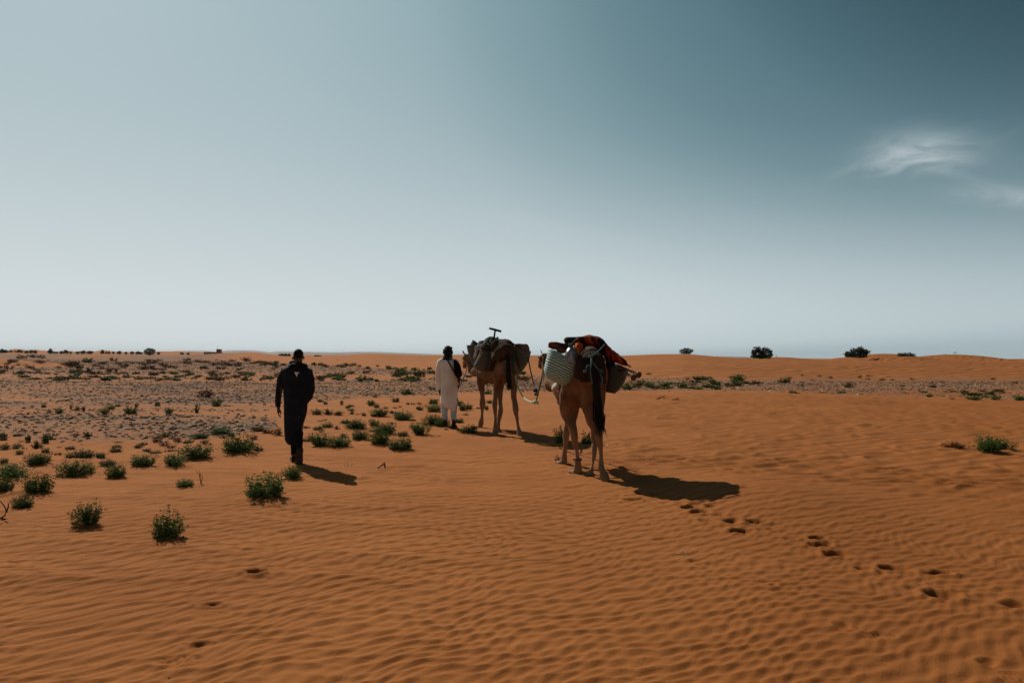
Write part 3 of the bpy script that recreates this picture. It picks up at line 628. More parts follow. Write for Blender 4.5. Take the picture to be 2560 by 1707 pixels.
def scatter_stones(name, label, xr, yr, dens, smin, smax, sub, seed, maxn, extra=None, power=2.2):
    rs = np.random.RandomState(seed)
    n = int(min(maxn * 6, dens * (xr[1] - xr[0]) * (yr[1] - yr[0])))
    x = rs.uniform(xr[0], xr[1], n); y = rs.uniform(yr[0], yr[1], n)
    if extra is not None: keep = extra(x, y, rs)
    else:
        z0 = base_h(x, y); g = gravel_mask(x, y, z0)
        px, _ = proj(x, y, z0)
        keep = (rs.rand(n) < (g ** 1.2 + 0.025 * (fbm(x / 3, y / 3, 77, 2) > 0.05))) & (px > -160) & (px < 2720)
    x = x[keep][:maxn]; y = y[keep][:maxn]; n = len(x)
    z = base_h(x, y)
    s = smin + (smax - smin) * rs.rand(n) ** power
    a = rs.uniform(0, 6.28, n); ca, sa = np.cos(a), np.sin(a)
    Vs, Fs, off = [], [], 0
    T = [stone_template(seed * 10 + k, sub) for k in range(6)]
    which = rs.randint(0, 6, n)
    for k in range(6):
        idx = np.nonzero(which == k)[0]
        if len(idx) == 0: continue
        v, f = T[k]
        vx = v[None, :, 0] * s[idx, None]; vy = v[None, :, 1] * s[idx, None]; vz = v[None, :, 2] * s[idx, None] * rs.uniform(0.7, 1.3, (len(idx), 1))
        X = vx * ca[idx, None] - vy * sa[idx, None] + x[idx, None]; Yv = vx * sa[idx, None] + vy * ca[idx, None] + y[idx, None]
        Z = vz + z[idx, None] + s[idx, None] * 0.18
        Vs.append(np.stack([X, Yv, Z], -1).reshape(-1, 3))
        Fs.append((f[None] + (np.arange(len(idx)) * len(v))[:, None, None] + off).reshape(-1, 3)); off += len(idx) * len(v)
    me = mesh_np(name, np.concatenate(Vs), np.concatenate(Fs), False, [M_STONE])
    o = put(name, me); tag(o, label, 'gravel', kind='stuff'); return o
scatter_stones('gravel', 'coarse brown and pale stones on the nearer stony band at left', (-18, -3), (12.5, 21), 150, 0.007, 0.060, True, 3, 9500, power=3.6)
scatter_stones('gravel', 'grey gravel on the wide stony band behind the walkers', (-42, 6), (22, 45), 52, 0.010, 0.075, True, 4, 17000, power=3.2)
scatter_stones('gravel', 'far grey gravel plain beyond the strip of shrubs', (-110, 14), (44, 150), 4, 0.04, 0.14, False, 5, 19000)
scatter_stones('gravel', 'brown stones on the strip below the right dune', (0, 42), (28, 52), 20, 0.015, 0.085, True, 6, 7000)
def heap(cx, cy, w, d):
    return lambda x, y, rs: rs.rand(len(x)) < np.exp(-((x - cx) / w) ** 2 - ((y - cy) / d) ** 2)
hx, hy = flat_xy(1540, 1110)
scatter_stones('gravel', 'small dark stones on the sand right behind the rear camel', (hx - 1.2, hx + 1.6), (hy - 1.2, hy + 1.2), 60, 0.008, 0.04, True, 8, 110, heap(hx - 0.15, hy, 0.35, 0.4))

REG = []
BIG = [(103, 1058, 13), (128, 1049, 10), (157, 1073, 9), (228, 1039, 8), (262, 983, 9), (294, 963, 9), (470, 1043, 18), (485, 1066, 20), (588, 1055, 9), (547, 1064, 9), (370, 1053, 10), (300, 1071, 10), (367, 1091, 12), (340, 1077, 13), (202, 1103, 13),
       (168, 1098, 12), (265, 1095, 12), (322, 1092, 12), (142, 1089, 10), (81, 1016, 10), (60, 1021, 10), (650, 1000, 8), (668, 1063, 8), (586, 987, 8), (655, 1064, 7), (90, 995, 8), (245, 1057, 9), (200, 1070, 9), (420, 1075, 9), (520, 1078, 9),
       (1569, 1098, 9), (1543, 1112, 10), (1587, 1104, 6), (1637, 1117, 6), (1614, 1101, 5), (1372, 1149, 5), (1467, 1152, 5), (745, 1005, 7), (700, 999, 8), (640, 1000, 8)]
tmpls = []
for k in range(6):
    v, f = stone_template(900 + k, True)
    me = mesh_np('stone', v, f, False, [M_STONE])
    # one rounding step so that the edges are worn
    tmpls.append(me)
STL = {0: 'large stone lying on the nearer stony band at left', 1: 'stone lying on the sand behind the rear camel'}
for i, (px, py, w) in enumerate(BIG):
    p, Y = hit(px, py); s = w * Y / F * 0.5
    o = bpy.data.objects.new('stone', tmpls[i % 6]); o.location = (p.x, p.y, p.z + s * 0.15); o.scale = (s * 1.1, s * 0.9, s); o.rotation_euler = (random.uniform(-.2, .2), random.uniform(-.2, .2), random.uniform(0, 6))
    link(o)
    lab = STL[1] if px > 1300 else ('dark stone lying on the wide gravel band' if py < 1030 else STL[0])
    tag(o, lab, 'stone', 'larger stones on the sand' if px > 1300 else ('larger stones on the wide gravel band' if py < 1030 else 'larger stones on the nearer stony band'))
    REG.append((o, px, py, w, w, 'small dark stone' if w < 9 else ('dark stone' if w < 13 else 'large flat stone'), 'behind rear camel' if px > 1300 else ('on wide gravel' if py < 1030 else 'on nearer stones')))

# ---------------------------------------------------------------- shrubs
def leaf_cloud(seed, n, size, lobes=4, flat=0.0, spiky=0.0):
    """unit shrub: about 1 wide, 1 high, foot at the origin"""
    rs = np.random.RandomState(seed)
    V, Fc = [], []
    L = []
    for k in range(lobes):
        a = rs.uniform(0, 6.28); d = rs.uniform(0.05, 0.26)
        L.append((d * math.cos(a), d * math.sin(a), rs.uniform(0.22, 0.52), rs.uniform(0.20, 0.30), rs.uniform(0.28, 0.40)))
    L[0] = (0, 0, 0.36, 0.36, 0.42)
    ns = max(10, n // 14); cnt = 0
    for i in range(ns):
        lx, ly, lz, lr, lh = L[rs.randint(lobes)]
        u = rs.normal(size=3); u /= np.linalg.norm(u); u[2] = u[2] * 0.9 + 0.15
        tip = np.array([lx + u[0] * lr * 1.1, ly + u[1] * lr * 1.1, max(0.04, lz + u[2] * lh * 1.1)]) * (1 + (0.18 + spiky) * (rs.rand() - 0.4))
        root = np.array([tip[0] * 0.3, tip[1] * 0.3, 0.0])
        for j in range(n // ns):
            t = 0.25 + 0.75 * rs.rand() ** 0.55
            c = root + (tip - root) * t + rs.normal(size=3) * 0.022
            c[2] = max(c[2], 0.01)
            d = (tip - root); d = d / (np.linalg.norm(d) + 1e-6) * 0.5 + rs.normal(size=3) * 0.65; d /= np.linalg.norm(d)
            s = np.cross(d, rs.normal(size=3)); s /= np.linalg.norm(s) + 1e-6
            l = size * rs.uniform(0.6, 1.25); w = l * rs.uniform(0.28, 0.42)
            b = len(V)
            V += [c, c + d * l * 0.5 + s * w, c + d * l, c + d * l * 0.5 - s * w]
            Fc.append((b, b + 1, b + 2, b + 3))
    V = np.array(V)
    lo, hi = np.percentile(V[:, :2], 2.5, axis=0), np.percentile(V[:, :2], 97.5, axis=0)
    V[:, :2] = (V[:, :2] - (lo + hi) / 2) / (hi - lo)
    V[:, 2] = V[:, 2] / np.percentile(V[:, 2], 98)
    return V, np.array(Fc)
def stems_mesh(seed, n=14, rad=0.012):
    rs = np.random.RandomState(seed); V, Fc = [], []
    for i in range(n):
        a = rs.uniform(0, 6.28); e = rs.uniform(0.15, 0.4); tip = np.array([math.cos(a) * e, math.sin(a) * e, rs.uniform(0.35, 0.8)])
        mid = tip * 0.5 + np.array([0, 0, 0.06]) + rs.normal(size=3) * 0.02
        b = len(V)
        for k, (c, r_) in enumerate(((np.array([0., 0., -0.05]), rad), (mid, rad * 0.7), (tip, rad * 0.3))):
            for q in range(3): V.append(c + r_ * np.array([math.cos(q * 2.094), math.sin(q * 2.094), 0]))
        for k in range(2):
            for q in range(3):
                Fc.append((b + k * 3 + q, b + k * 3 + (q + 1) % 3, b + k * 3 + 3 + (q + 1) % 3, b + k * 3 + 3 + q))
    return mesh_np('stems', np.array(V), np.array(Fc), True, [M_TWIG])
LIB = {}
def foliage_meshes(kind, lod):
    if (kind, lod) in LIB: return LIB[(kind, lod)]
    mat = {'g': M_LEAF, 'o': M_OLIVE, 'r': M_RUST}[kind]
    n, size = {0: (3300, 0.058), 1: (1250, 0.080), 2: (520, 0.13)}[lod]
    if kind == 'r': size *= 0.9; n = int(n * 0.7)
    out = []
    for k in range(6 if lod < 2 else 5):
        v, f = leaf_cloud(hash((kind, lod)) % 1 + 100 * k + 17 * lod + ord(kind), n, size, 3 + k % 3, spiky=0.35 if kind == 'r' else 0.30)
        out.append(mesh_np('foliage', v, f, False, [mat]))
    LIB[(kind, lod)] = out; return out
STEMS = [stems_mesh(s) for s in (1, 2, 3)]
GRPS = {'g': ('small green shrub growing in the loose scatter on the left and middle sand', 'small green shrubs scattered on the sand'),
        'o': ('small olive brown tuft growing in the loose scatter on the sand', 'small olive tufts scattered on the sand'),
        'r': ('small dry reddish tuft growing in the loose scatter on the sand', 'small reddish tufts scattered on the sand')}
sidx = 0
def add_shrub(px, py, w, h, kind, lab, grp=None, parts=True):
    global sidx
    sidx += 1
    p, Y = hit(px, py); s = Y / F
    lod = 0 if (w >= 34 and py > 1030) else (1 if w >= 16 and py > 990 else 2)
    me = foliage_meshes(kind, lod); me = me[sidx % len(me)]
    W = w * s; Hh = h * s * 1.02
    nm = {'g': 'desert_shrub', 'o': 'olive_tuft', 'r': 'dry_shrub'}[kind]
    zz = p.z - 0.05 * h * s
    shared = lab is None
    if shared: lab, grp = GRPS[kind]
    dpt = W * 0.95
    if parts and lod < 2:
        root = empty(nm, (p.x, p.y + W * 0.1, zz), lab, 'shrub', grp)
        root.rotation_euler = (0, 0, random.uniform(-0.5, 0.5) + (3.14 if sidx % 2 else 0))
        o = bpy.data.objects.new('foliage', me); link(o, root); o.scale = (W * 0.88, dpt * 0.88, Hh * 0.93)
        st = bpy.data.objects.new('stems', STEMS[sidx % 3]); link(st, root); st.scale = (W, dpt, Hh)
        if shared: REG.append((root, px, py, w, h, {'g': 'small green shrub', 'o': 'small olive tuft', 'r': 'small dry reddish tuft'}[kind], 'on the sand'))
    else:
        o = bpy.data.objects.new(nm, me); link(o); o.location = (p.x, p.y, zz); o.scale = (W * 0.88, dpt * 0.88, Hh * 0.93); o.rotation_euler = (0, 0, random.uniform(0, 6.28))
        tag(o, lab, 'shrub', grp)
        if shared: REG.append((o, px, py, w, h, {'g': 'small green shrub', 'o': 'small olive tuft', 'r': 'small dry reddish tuft'}[kind], 'on the sand'))
for a in SHRUBS: add_shrub(*a)
ROWS = {1: 'in left strip', 2: 'in middle strip', 3: 'on far plain', 4: 'at dune foot', 5: 'in the hollow', 6: 'on the right dune slope', 7: 'in the edge strip', 8: 'among stones', 9: 'on sand', 10: 'on sand'}
def band_shrubs(n, fpx, frow, fw, kinds, lab, grp, seed, asp=0.45):
    rs = random.Random(seed)
    global sidx
    for i in range(n):
        px = rs.uniform(*fpx); t, b = frow(px); py = t + (b - t) * rs.random()
        w = rs.uniform(*fw) ; k = rs.choice(kinds); h = w * rs.uniform(asp * 0.7, asp * 1.3)
        p, Y = hit(px, py); s = Y / F; me = foliage_meshes(k, 2); me = me[rs.randrange(len(me))]; sidx += 1
        nm = {'g': 'desert_shrub', 'o': 'olive_tuft', 'r': 'dry_shrub'}[k]
        o = bpy.data.objects.new(nm, me); link(o); o.location = (p.x, p.y, p.z - 0.02); o.scale = (w * s, w * s, h * s); o.rotation_euler = (0, 0, rs.uniform(0, 6.28))
        col = {'g': 'green', 'o': 'olive', 'r': 'reddish brown'}[k]
        tag(o, lab % col, 'shrub', grp % col)
        REG.append((o, px, py, w, h, ' '.join((lab.split(' ')[0], col, 'tuft' if 'tuft' in lab else 'shrub')), ROWS[seed]))
band_shrubs(95, (-10, 720), lambda p: (929 + 0.004 * p, 952), (9, 26), 'ggoror', 'low %s shrub in the long strip of shrubs across the left stony plain', '%s shrubs in the strip across the left plain', 1, 0.36)
band_shrubs(60, (720, 1345), lambda p: (926 + 0.014 * (p - 720), 954), (10, 28), 'ggoor', 'low %s shrub in the middle strip behind the walkers and front camel', '%s shrubs in the middle strip', 2, 0.45)
band_shrubs(85, (-10, 700), lambda p: (893 + 0.015 * p, 926), (9, 26), 'rrror', 'far %s shrub dotted on the distant left plain', 'far %s shrubs dotted on the left plain', 3, 0.4)
band_shrubs(55, (640, 1250), lambda p: (905 + (p - 640) * 0.036, 913 + (p - 640) * 0.033), (6, 14), 'oogr', 'tiny %s shrub along the foot of the middle dune', 'tiny %s shrubs along the foot of the middle dune', 4, 0.55)
band_shrubs(55, (1545, 1900), lambda p: (955 + 0.006 * (p - 1545), 974), (8, 23), 'ggor', 'low %s shrub crowding the hollow right of the rear camel', '%s shrubs crowding the hollow right of the rear camel', 5, 0.4)
band_shrubs(22, (1560, 2560), lambda p: (932 + 0.012 * (p - 1560), 950 + 0.010 * (p - 1560)), (5, 13), 'rro', 'tiny %s tuft on the lower slope of the right dune', 'tiny %s tufts on the lower slope of the right dune', 6, 0.5)
band_shrubs(26, (2330, 2580), lambda p: (978, 999), (8, 24), 'gor', 'low %s shrub in the strip at the right edge', '%s shrubs in the strip at the right edge', 7, 0.35)
band_shrubs(12, (1900, 2330), lambda p: (964, 985), (10, 22), 'goo', 'small %s shrub among the stones under the right dune', '%s shrubs among the stones under the right dune', 8, 0.4)

band_shrubs(46, (-10, 660), lambda p: (1088, 1140), (10, 22), 'oorg', 'small %s tuft in the loose scatter on the left sand', 'small %s tufts on the left sand', 9, 0.55)
band_shrubs(50, (720, 1200), lambda p: (995 + 0.0 * p, 1092), (7, 18), 'oorgg', 'small %s tuft in the loose scatter between the two walkers', 'small %s tufts between the two walkers', 10, 0.55)
# a label of its own for each of the look-alike shrubs: by the landmark it is nearest to, then its turn from the left
ZONES = [(-99, 110, 'at the left edge'), (110, 230, 'well left of the lone tree'), (230, 330, 'just left of the lone tree'), (330, 430, 'below the lone tree'), (430, 510, 'just left of the fort'), (510, 590, 'below the fort'), (590, 700, 'left of the dark walker'),
         (700, 800, 'right of the dark walker'), (800, 900, 'between the walkers, dark side'), (900, 990, 'between the walkers, middle'), (990, 1100, 'left of the white robe'), (1100, 1200, 'right of the white robe'), (1200, 1300, 'behind the front camel'), (1300, 1400, 'behind the hanging knot'),
         (1400, 1620, 'beside the rear camel load'), (1620, 1720, 'below the first crest tree'), (1720, 1830, 'below the gap of the crest'), (1830, 1960, 'below the widest crest bush'), (1960, 2100, 'below the smooth crest'), (2100, 2230, 'below the tall crest tree'), (2230, 2340, 'below the hollow bush'), (2340, 2450, 'below the last dune peak'), (2450, 2700, 'at the right edge')]
ORD = ['first', 'second', 'third', 'fourth', 'fifth', 'sixth', 'seventh', 'eighth', 'ninth', 'tenth', 'eleventh', 'twelfth', 'thirteenth', 'fourteenth', 'fifteenth', 'sixteenth', 'seventeenth', 'eighteenth', 'nineteenth', 'twentieth']
scatter_stones('gravel', 'tiny dark specks of grit and droppings strewn over the foreground sand', (-4, 5), (3.0, 11), 4, 0.003, 0.009, True, 12, 260, lambda x, y, rs: rs.rand(len(x)) < 0.6)
LAST = [None]
# ---------------------------------------------------------------- trees
def tree_mesh(seed, clumps, n, size, wide=0.5):
    rs = np.random.RandomState(seed); V, Fc = [], []
    for (cx, cy, cz, cr, ch) in clumps:
        k = int(n * cr * ch / sum(c[3] * c[4] for c in clumps))
        for i in range(k):
            u = rs.normal(size=3); u /= np.linalg.norm(u); rad = rs.rand() ** 0.42
            c = np.array([cx + u[0] * cr * rad, cy + u[1] * cr * rad, cz + u[2] * ch * rad]) + rs.normal(size=3) * 0.02
            d = rs.normal(size=3); d /= np.linalg.norm(d); s = np.cross(d, rs.normal(size=3)); s /= np.linalg.norm(s)
            l = size * rs.uniform(0.5, 1.4); w = l * 0.4; b = len(V)
            V += [c, c + d * l * .5 + s * w, c + d * l, c + d * l * .5 - s * w]; Fc.append((b, b + 1, b + 2, b + 3))
    return np.array(V), np.array(Fc)
def tube(points, radii, nseg=6, mat=None, name='tube'):
    pts = [Vector(p) for p in points]; V = []; n = len(pts)
    rings = []
    for i, p in enumerate(pts):
        t = (pts[min(i + 1, n - 1)] - pts[max(i - 1, 0)]).normalized()
        a = t.cross(Vector((0.31, 0.17, 0.93))); a = a.normalized() if a.length > 1e-4 else Vector((1, 0, 0)); b = t.cross(a)
        r_ = radii[i] if hasattr(radii, '__len__') else radii
        for q in range(nseg):
            V.append(p + (a * math.cos(q * 2 * math.pi / nseg) + b * math.sin(q * 2 * math.pi / nseg)) * r_)
    Fc = []
    for i in range(n - 1):
        for q in range(nseg):
            Fc.append((i * nseg + q, i * nseg + (q + 1) % nseg, (i + 1) * nseg + (q + 1) % nseg, (i + 1) * nseg + q))
    Fc.append(tuple(range(nseg - 1, -1, -1))); Fc.append(tuple((n - 1) * nseg + q for q in range(nseg)))
    return V, Fc
def pymesh(name, V, Fc, mats, smooth=True):
    me = bpy.data.meshes.new(name); me.from_pydata([tuple(v) for v in V], [], Fc)
    for p in me.polygons: p.use_smooth = smooth
    for m in mats: me.materials.append(m)
    me.update(); return me
def join_vf(lst):
    V, Fc = [], []
    for v, f in lst:
        o = len(V); V += list(v); Fc += [tuple(i + o for i in q) for q in f]
    return V, Fc
def add_tree(px, base, w, h, Y, clumps, n, lab, seed, nm='tamarisk_tree', mat=None, grp=None, trunks=3, lsize=0.10):
    p = P(px, base, Y); s = Y / F
    root = empty(nm, (p.x, p.y, p.z), lab, 'tree', grp); LAST[0] = root
    v, f = tree_mesh(seed, clumps, int(n * 0.62), lsize)
    me = mesh_np('crown', v * np.array([w * s, w * s * 0.9, h * s]), f, False, [mat or M_TREE]); link(bpy.data.objects.new('crown', me), root)
    rs = random.Random(seed); T = []
    for c in clumps[:trunks + 2]:
        T.append(tube([(0 + rs.uniform(-.02, .02) * w * s, 0, -0.5), (c[0] * w * s * 0.5, c[1] * w * s * 0.5, c[2] * h * s * 0.45), (c[0] * w * s, c[1] * w * s, c[2] * h * s)], [0.10 * h * s * 0.3, 0.07 * h * s * 0.3, 0.03 * h * s * 0.3], 5))
    V, Fc = join_vf(T); link(bpy.data.objects.new('trunk', pymesh('trunk', V, Fc, [M_BARK])), root)
add_tree(1716, 886, 34, 17, 122, [(-.3, 0, .45, .22, .38), (-.08, 0, .72, .2, .3), (.15, 0, .5, .2, .4), (.36, 0, .55, .14, .3), (0, 0, .25, .4, .22)], 1500, 'bushy dark tree standing alone on the crest, leftmost of the right dune trees', 1)
add_tree(1906, 897, 54, 31, 128, [(-.38, 0, .4, .14, .4), (-.24, 0, .74, .15, .28), (-.02, 0, .42, .16, .42), (.15, 0, .72, .13, .26), (.33, 0, .45, .15, .36), (0, 0, .2, .46, .2)], 2300, 'widest dark bush of several crowns on the right dune crest', 2)
add_tree(1941, 894, 7, 8, 130, [(0, 0, .55, .4, .45)], 120, 'tiny bush just right of the widest crest bush', 3)
add_tree(2143, 896, 60, 30, 182, [(-.4, 0, .3, .12, .28), (-.15, 0, .45, .16, .4), (.08, 0, .72, .2, .28), (.22, 0, .45, .18, .38), (.42, 0, .5, .1, .2), (0, 0, .2, .4, .2)], 2300, 'tall dark tree with low side bushes left of the peaked dune', 4)
add_tree(2266, 897, 42, 17, 180, [(-.36, 0, .55, .2, .35), (-.1, 0, .6, .18, .35), (.2, 0, .5, .2, .42), (.4, 0, .45, .12, .4)], 1300, 'low dark bush in the hollow between the two dune peaks', 5)
add_tree(2388, 886, 11, 8, 186, [(-.1, 0, .5, .35, .4), (.2, 0, .6, .25, .35)], 160, 'small bush on the top of the last dune peak', 6)
add_tree(2361, 890, 17, 7, 186, [(-.3, 0, .4, .25, .4), (.2, 0, .5, .3, .4)], 160, 'small bush on the left flank of the last dune peak', 7)
add_tree(2500, 903, 22, 9, 190, [(-.25, 0, .5, .25, .4), (.2, 0, .45, .3, .4)], 260, 'low bush nearest the right edge of the dune crest', 8)
add_tree(2543, 903, 10, 4, 200, [(0, 0, .5, .4, .4)], 60, 'tiny bush at the far right end of the dune crest', 88)
add_tree(374, 888.2, 29, 19, 560, [(-.3, 0, .5, .2, .3), (-.12, 0, .78, .16, .2), (.12, 0, .7, .2, .26), (.34, 0, .55, .16, .28), (0, 0, .28, .42, .26)], 1500, 'lone ragged tree on the plain left of the fort', 9)
rs = random.Random(5)
for (px, w, h) in ((4, 22, 9), (14, 14, 7), (27, 9, 6), (47, 20, 7), (66, 8, 6), (77, 9, 8), (88, 9, 7), (125, 12, 11), (136, 6, 5), (142, 6, 4), (153, 9, 6), (165, 14, 8), (177, 6, 4), (194, 10, 5), (208, 12, 8), (225, 14, 7), (256, 9, 9), (265, 5, 5), (272, 7, 6), (283, 6, 5),
                   (298, 10, 7), (315, 7, 5), (330, 9, 6), (345, 10, 7), (352, 8, 5), (396, 8, 5), (455, 9, 5), (470, 8, 4), (703, 14, 6), (713, 8, 7), (722, 10, 6), (790, 9, 3), (797, 12, 3)):
    Yf = rs.uniform(590, 660)
    base = hor(px) + (-0.3 if px < 500 else 5.5) + (3.0 if px < 500 else 0)
    if px > 650: Yf = 420
    add_tree(px, base, w, h + 1.5, Yf, [(-.27, 0, .38, .25, .38), (.05, 0, .52, .3, .42), (.28, 0, .36, .22, .36)], 330,
             'small blue green tree in the far line of trees along the left horizon' if px < 600 else 'small dark tree behind the dune beside the head of the dark-clothed walker', int(px) + 1000, 'distant_tree', M_FARTREE,
             'trees along the left horizon' if px < 600 else 'trees behind the middle dune', 1, 0.26)
    REG.append((LAST[0], px, 880, w, h, 'wide low tree' if w > 13 else ('round tree' if h > 7 else 'tiny tree'), 'on the left horizon' if px < 600 else 'behind the dune'))

buckets = {}
for e in REG:
    z_ = [q[2] for q in ZONES if q[0] <= e[1] < q[1]] or ['at the right edge']
    buckets.setdefault((e[5], e[6], z_[0]), []).append(e)
for (what, where, zn), L_ in buckets.items():
    L_.sort(key=lambda e: e[1])
    for i, e in enumerate(L_):
        if len(L_) == 1: e[0]['label'] = '%s %s %s' % (what, where, zn)
        else: e[0]['label'] = '%s %s %s, %s from left' % (what, where, zn, ORD[min(i, 19)])

for e in REG:
    if len(e[0]['label'].split()) > 16: e[0]['label'] = e[0]['label'].replace(' the ', ' ')
# ---------------------------------------------------------------- fort
def box(x0, x1, y0, y1, z0, z1):
    v = [(x0, y0, z0), (x1, y0, z0), (x1, y1, z0), (x0, y1, z0), (x0, y0, z1), (x1, y0, z1), (x1, y1, z1), (x0, y1, z1)]
    return v, [(0, 3, 2, 1), (4, 5, 6, 7), (0, 1, 5, 4), (1, 2, 6, 5), (2, 3, 7, 6), (3, 0, 4, 7)]
YF = 420.0
def fx(px): return (px - 1280) / F * YF
def fz(px, py): return P(px, py, YF).z
fort = empty('mud_brick_fort', (fx(530), YF, 0), 'low reddish mud-brick fort with a square tower behind the left dune', 'building')
W0 = fz(526, 879.6)
V, Fc = join_vf([box(fx(510), fx(541.5), YF, YF + 9, -1, W0 - .35)] + [box(fx(510) + k * 0.76, fx(510) + k * 0.76 + 0.42, YF + .01, YF + 0.5, W0 - .35, W0) for k in range(10)])
put('wall', pymesh('wall', V, Fc, [M_ADOBE], False), fort)
TZ = fz(546, 872.6)
V, Fc = join_vf([box(fx(541.7), fx(551), YF - .3, YF + 2.2, -1, TZ - .35), box(fx(541.5), fx(543.6), YF - .35, YF + 2.25, TZ - .34, TZ), box(fx(545.4), fx(547.2), YF - .35, YF + 2.25, TZ - .34, TZ - .02), box(fx(549), fx(551.2), YF - .35, YF + 2.25, TZ - .34, TZ)])
tw = put('tower', pymesh('tower', V, Fc, [M_ADOBE], False), fort)
for q in (544.6, 548.4):
    v, f = box(fx(q) - .12, fx(q) + .12, YF - .33, YF - .2, TZ - 1.5, TZ - 0.95); put('window', pymesh('window', v, f, [M_ADOBE_D], False), fort)
v, f = tube([(fx(543), YF + 1, TZ - .2), (fx(543), YF + 1, fz(543, 862))], 0.045, 5); put('antenna_mast', pymesh('antenna_mast', v, f, [M_IRON]), fort)

# ---------------------------------------------------------------- lofted organic forms
FW = Vector((0, 1, 0))
def ring(c, a, b, n=18, sq=2.0):
    out = []
    for q in range(n):
        t = 2 * math.pi * q / n; ct, st = math.cos(t), math.sin(t)
        e = 2.0 / sq
        out.append(c + a * (math.copysign(abs(ct) ** e, ct)) + b * (math.copysign(abs(st) ** e, st)))
    return out
def loft(secs, n=18, sq=2.0, caps=True):
    V, Fc = [], []
    for (c, a, b) in secs: V += ring(c, a, b, n, sq)
    k = len(secs)
    for i in range(k - 1):
        for q in range(n): Fc.append((i * n + q, i * n + (q + 1) % n, (i + 1) * n + (q + 1) % n, (i + 1) * n + q))
    if caps:
        V.append(secs[0][0]); V.append(secs[-1][0]); a0, a1 = len(V) - 2, len(V) - 1
        for q in range(n):
            Fc.append((a0, (q + 1) % n, q)); Fc.append((a1, (k - 1) * n + q, (k - 1) * n + (q + 1) % n))
    return V, Fc
def lr(rows, n=18, sq=2.0, sub=3):
    """rows: (Lpx, Rpx, py, Y, ry) or (Lpx, Lpy, Rpx, Rpy, Y, ry): outline of the form at its real distance, ry its half depth"""
    rr = []
    for r_ in rows:
        if len(r_) == 5: L_, R_, y, Y, ry = r_; rr.append((L_, y, R_, y, Y, ry))
        else: rr.append(r_)
    A = np.array(rr, float)
    if sub > 1 and len(A) > 2:                       # Catmull-Rom between rows
        t = np.linspace(0, len(A) - 1, (len(A) - 1) * sub + 1); out = []
        for u in t:
            i = min(int(u), len(A) - 2); f = u - i
            p0 = A[max(i - 1, 0)]; p1 = A[i]; p2 = A[i + 1]; p3 = A[min(i + 2, len(A) - 1)]
            out.append(0.5 * ((2 * p1) + (-p0 + p2) * f + (2 * p0 - 5 * p1 + 4 * p2 - p3) * f * f + (-p0 + 3 * p1 - 3 * p2 + p3) * f ** 3))
        A = np.array(out)
    secs = []
    for (lx, ly, rx, ry_, Y, d) in A:
        a, b = P(lx, ly, Y), P(rx, ry_, Y)
        secs.append(((a + b) / 2, (b - a) / 2, FW * max(d, 0.003)))
    return loft(secs, n, sq)
def limb(pts, n=14):
    """pts: (px, py, Y, radius m)"""
    c = [P(*p[:3]) for p in pts]; secs = []; k = len(c)
    for i in range(k):
        t = (c[min(i + 1, k - 1)] - c[max(i - 1, 0)]).normalized()
        a = t.cross(Vector((0, 1, 0.001)))
        if a.length < 0.15: a = t.cross(Vector((0, 0, 1)))
        a.normalize(); b = t.cross(a); r_ = pts[i][3]
        ra, rb = (r_, r_) if not isinstance(r_, tuple) else r_
        secs.append((c[i], a * ra, b * rb))
    return loft(secs, n)
def ell(c, rx, ry, rz, rot=None, n=14):
    V, Fc = [], []; m = n // 2
    for i in range(1, m):
        ph = math.pi * i / m
        for q in range(n): V.append(Vector((rx * math.sin(ph) * math.cos(2 * math.pi * q / n), ry * math.sin(ph) * math.sin(2 * math.pi * q / n), rz * math.cos(ph))))
    V.append(Vector((0, 0, rz))); V.append(Vector((0, 0, -rz))); t, b = len(V) - 2, len(V) - 1
    for i in range(m - 2):
        for q in range(n): Fc.append((i * n + q, (i + 1) * n + q, (i + 1) * n + (q + 1) % n, i * n + (q + 1) % n))
    for q in range(n): Fc.append((t, q, (q + 1) % n)); Fc.append((b, (m - 2) * n + (q + 1) % n, (m - 2) * n + q))
    if rot is not None: V = [rot @ v for v in V]
    return [v + c for v in V], Fc
def fuse(name, parts, mat, voxel=0.01, smooth=4, bumps=None, keep=None):
    """union of closed forms, remeshed into one continuous skin"""
    V, Fc = join_vf(parts)
    me = pymesh(name, V, Fc, [], True)
    import bmesh
    bm = bmesh.new(); bm.from_mesh(me); bmesh.ops.recalc_face_normals(bm, faces=bm.faces); bm.to_mesh(me); bm.free()
    o = bpy.data.objects.new('tmp', me); COL.objects.link(o)
    m = o.modifiers.new('r', 'REMESH'); m.mode = 'VOXEL'; m.voxel_size = voxel; m.use_smooth_shade = True
    if smooth:
        s = o.modifiers.new('s', 'SMOOTH'); s.iterations = smooth; s.factor = 0.5
    dg = bpy.context.evaluated_depsgraph_get(); dg.update()
    out = bpy.data.meshes.new_from_object(o.evaluated_get(dg)); out.name = name
    bpy.data.objects.remove(o); bpy.data.meshes.remove(me)
    if bumps:
        n = len(out.vertices); co = np.empty(n * 3, np.float32); out.vertices.foreach_get('co', co); co = co.reshape(-1, 3)
        no = np.empty(n * 3, np.float32)
        try: out.vertex_normals.foreach_get('vector', no)
        except Exception: out.vertices.foreach_get('normal', no)
        no = no.reshape(-1, 3)
        d = bumps(co[:, 0].astype(float), co[:, 1].astype(float), co[:, 2].astype(float))
        co = co + no * d[:, None].astype(np.float32)
        out.vertices.foreach_set('co', co.ravel())
    out.materials.clear(); out.materials.append(mat)
    for p in out.polygons: p.use_smooth = True
    out.update(); return out
def n3(x, y, z, s): return (vn(x, z, s) + vn(y + 0.5 * x, z, s + 1) + vn(x - y, y + z, s + 2)) / 3
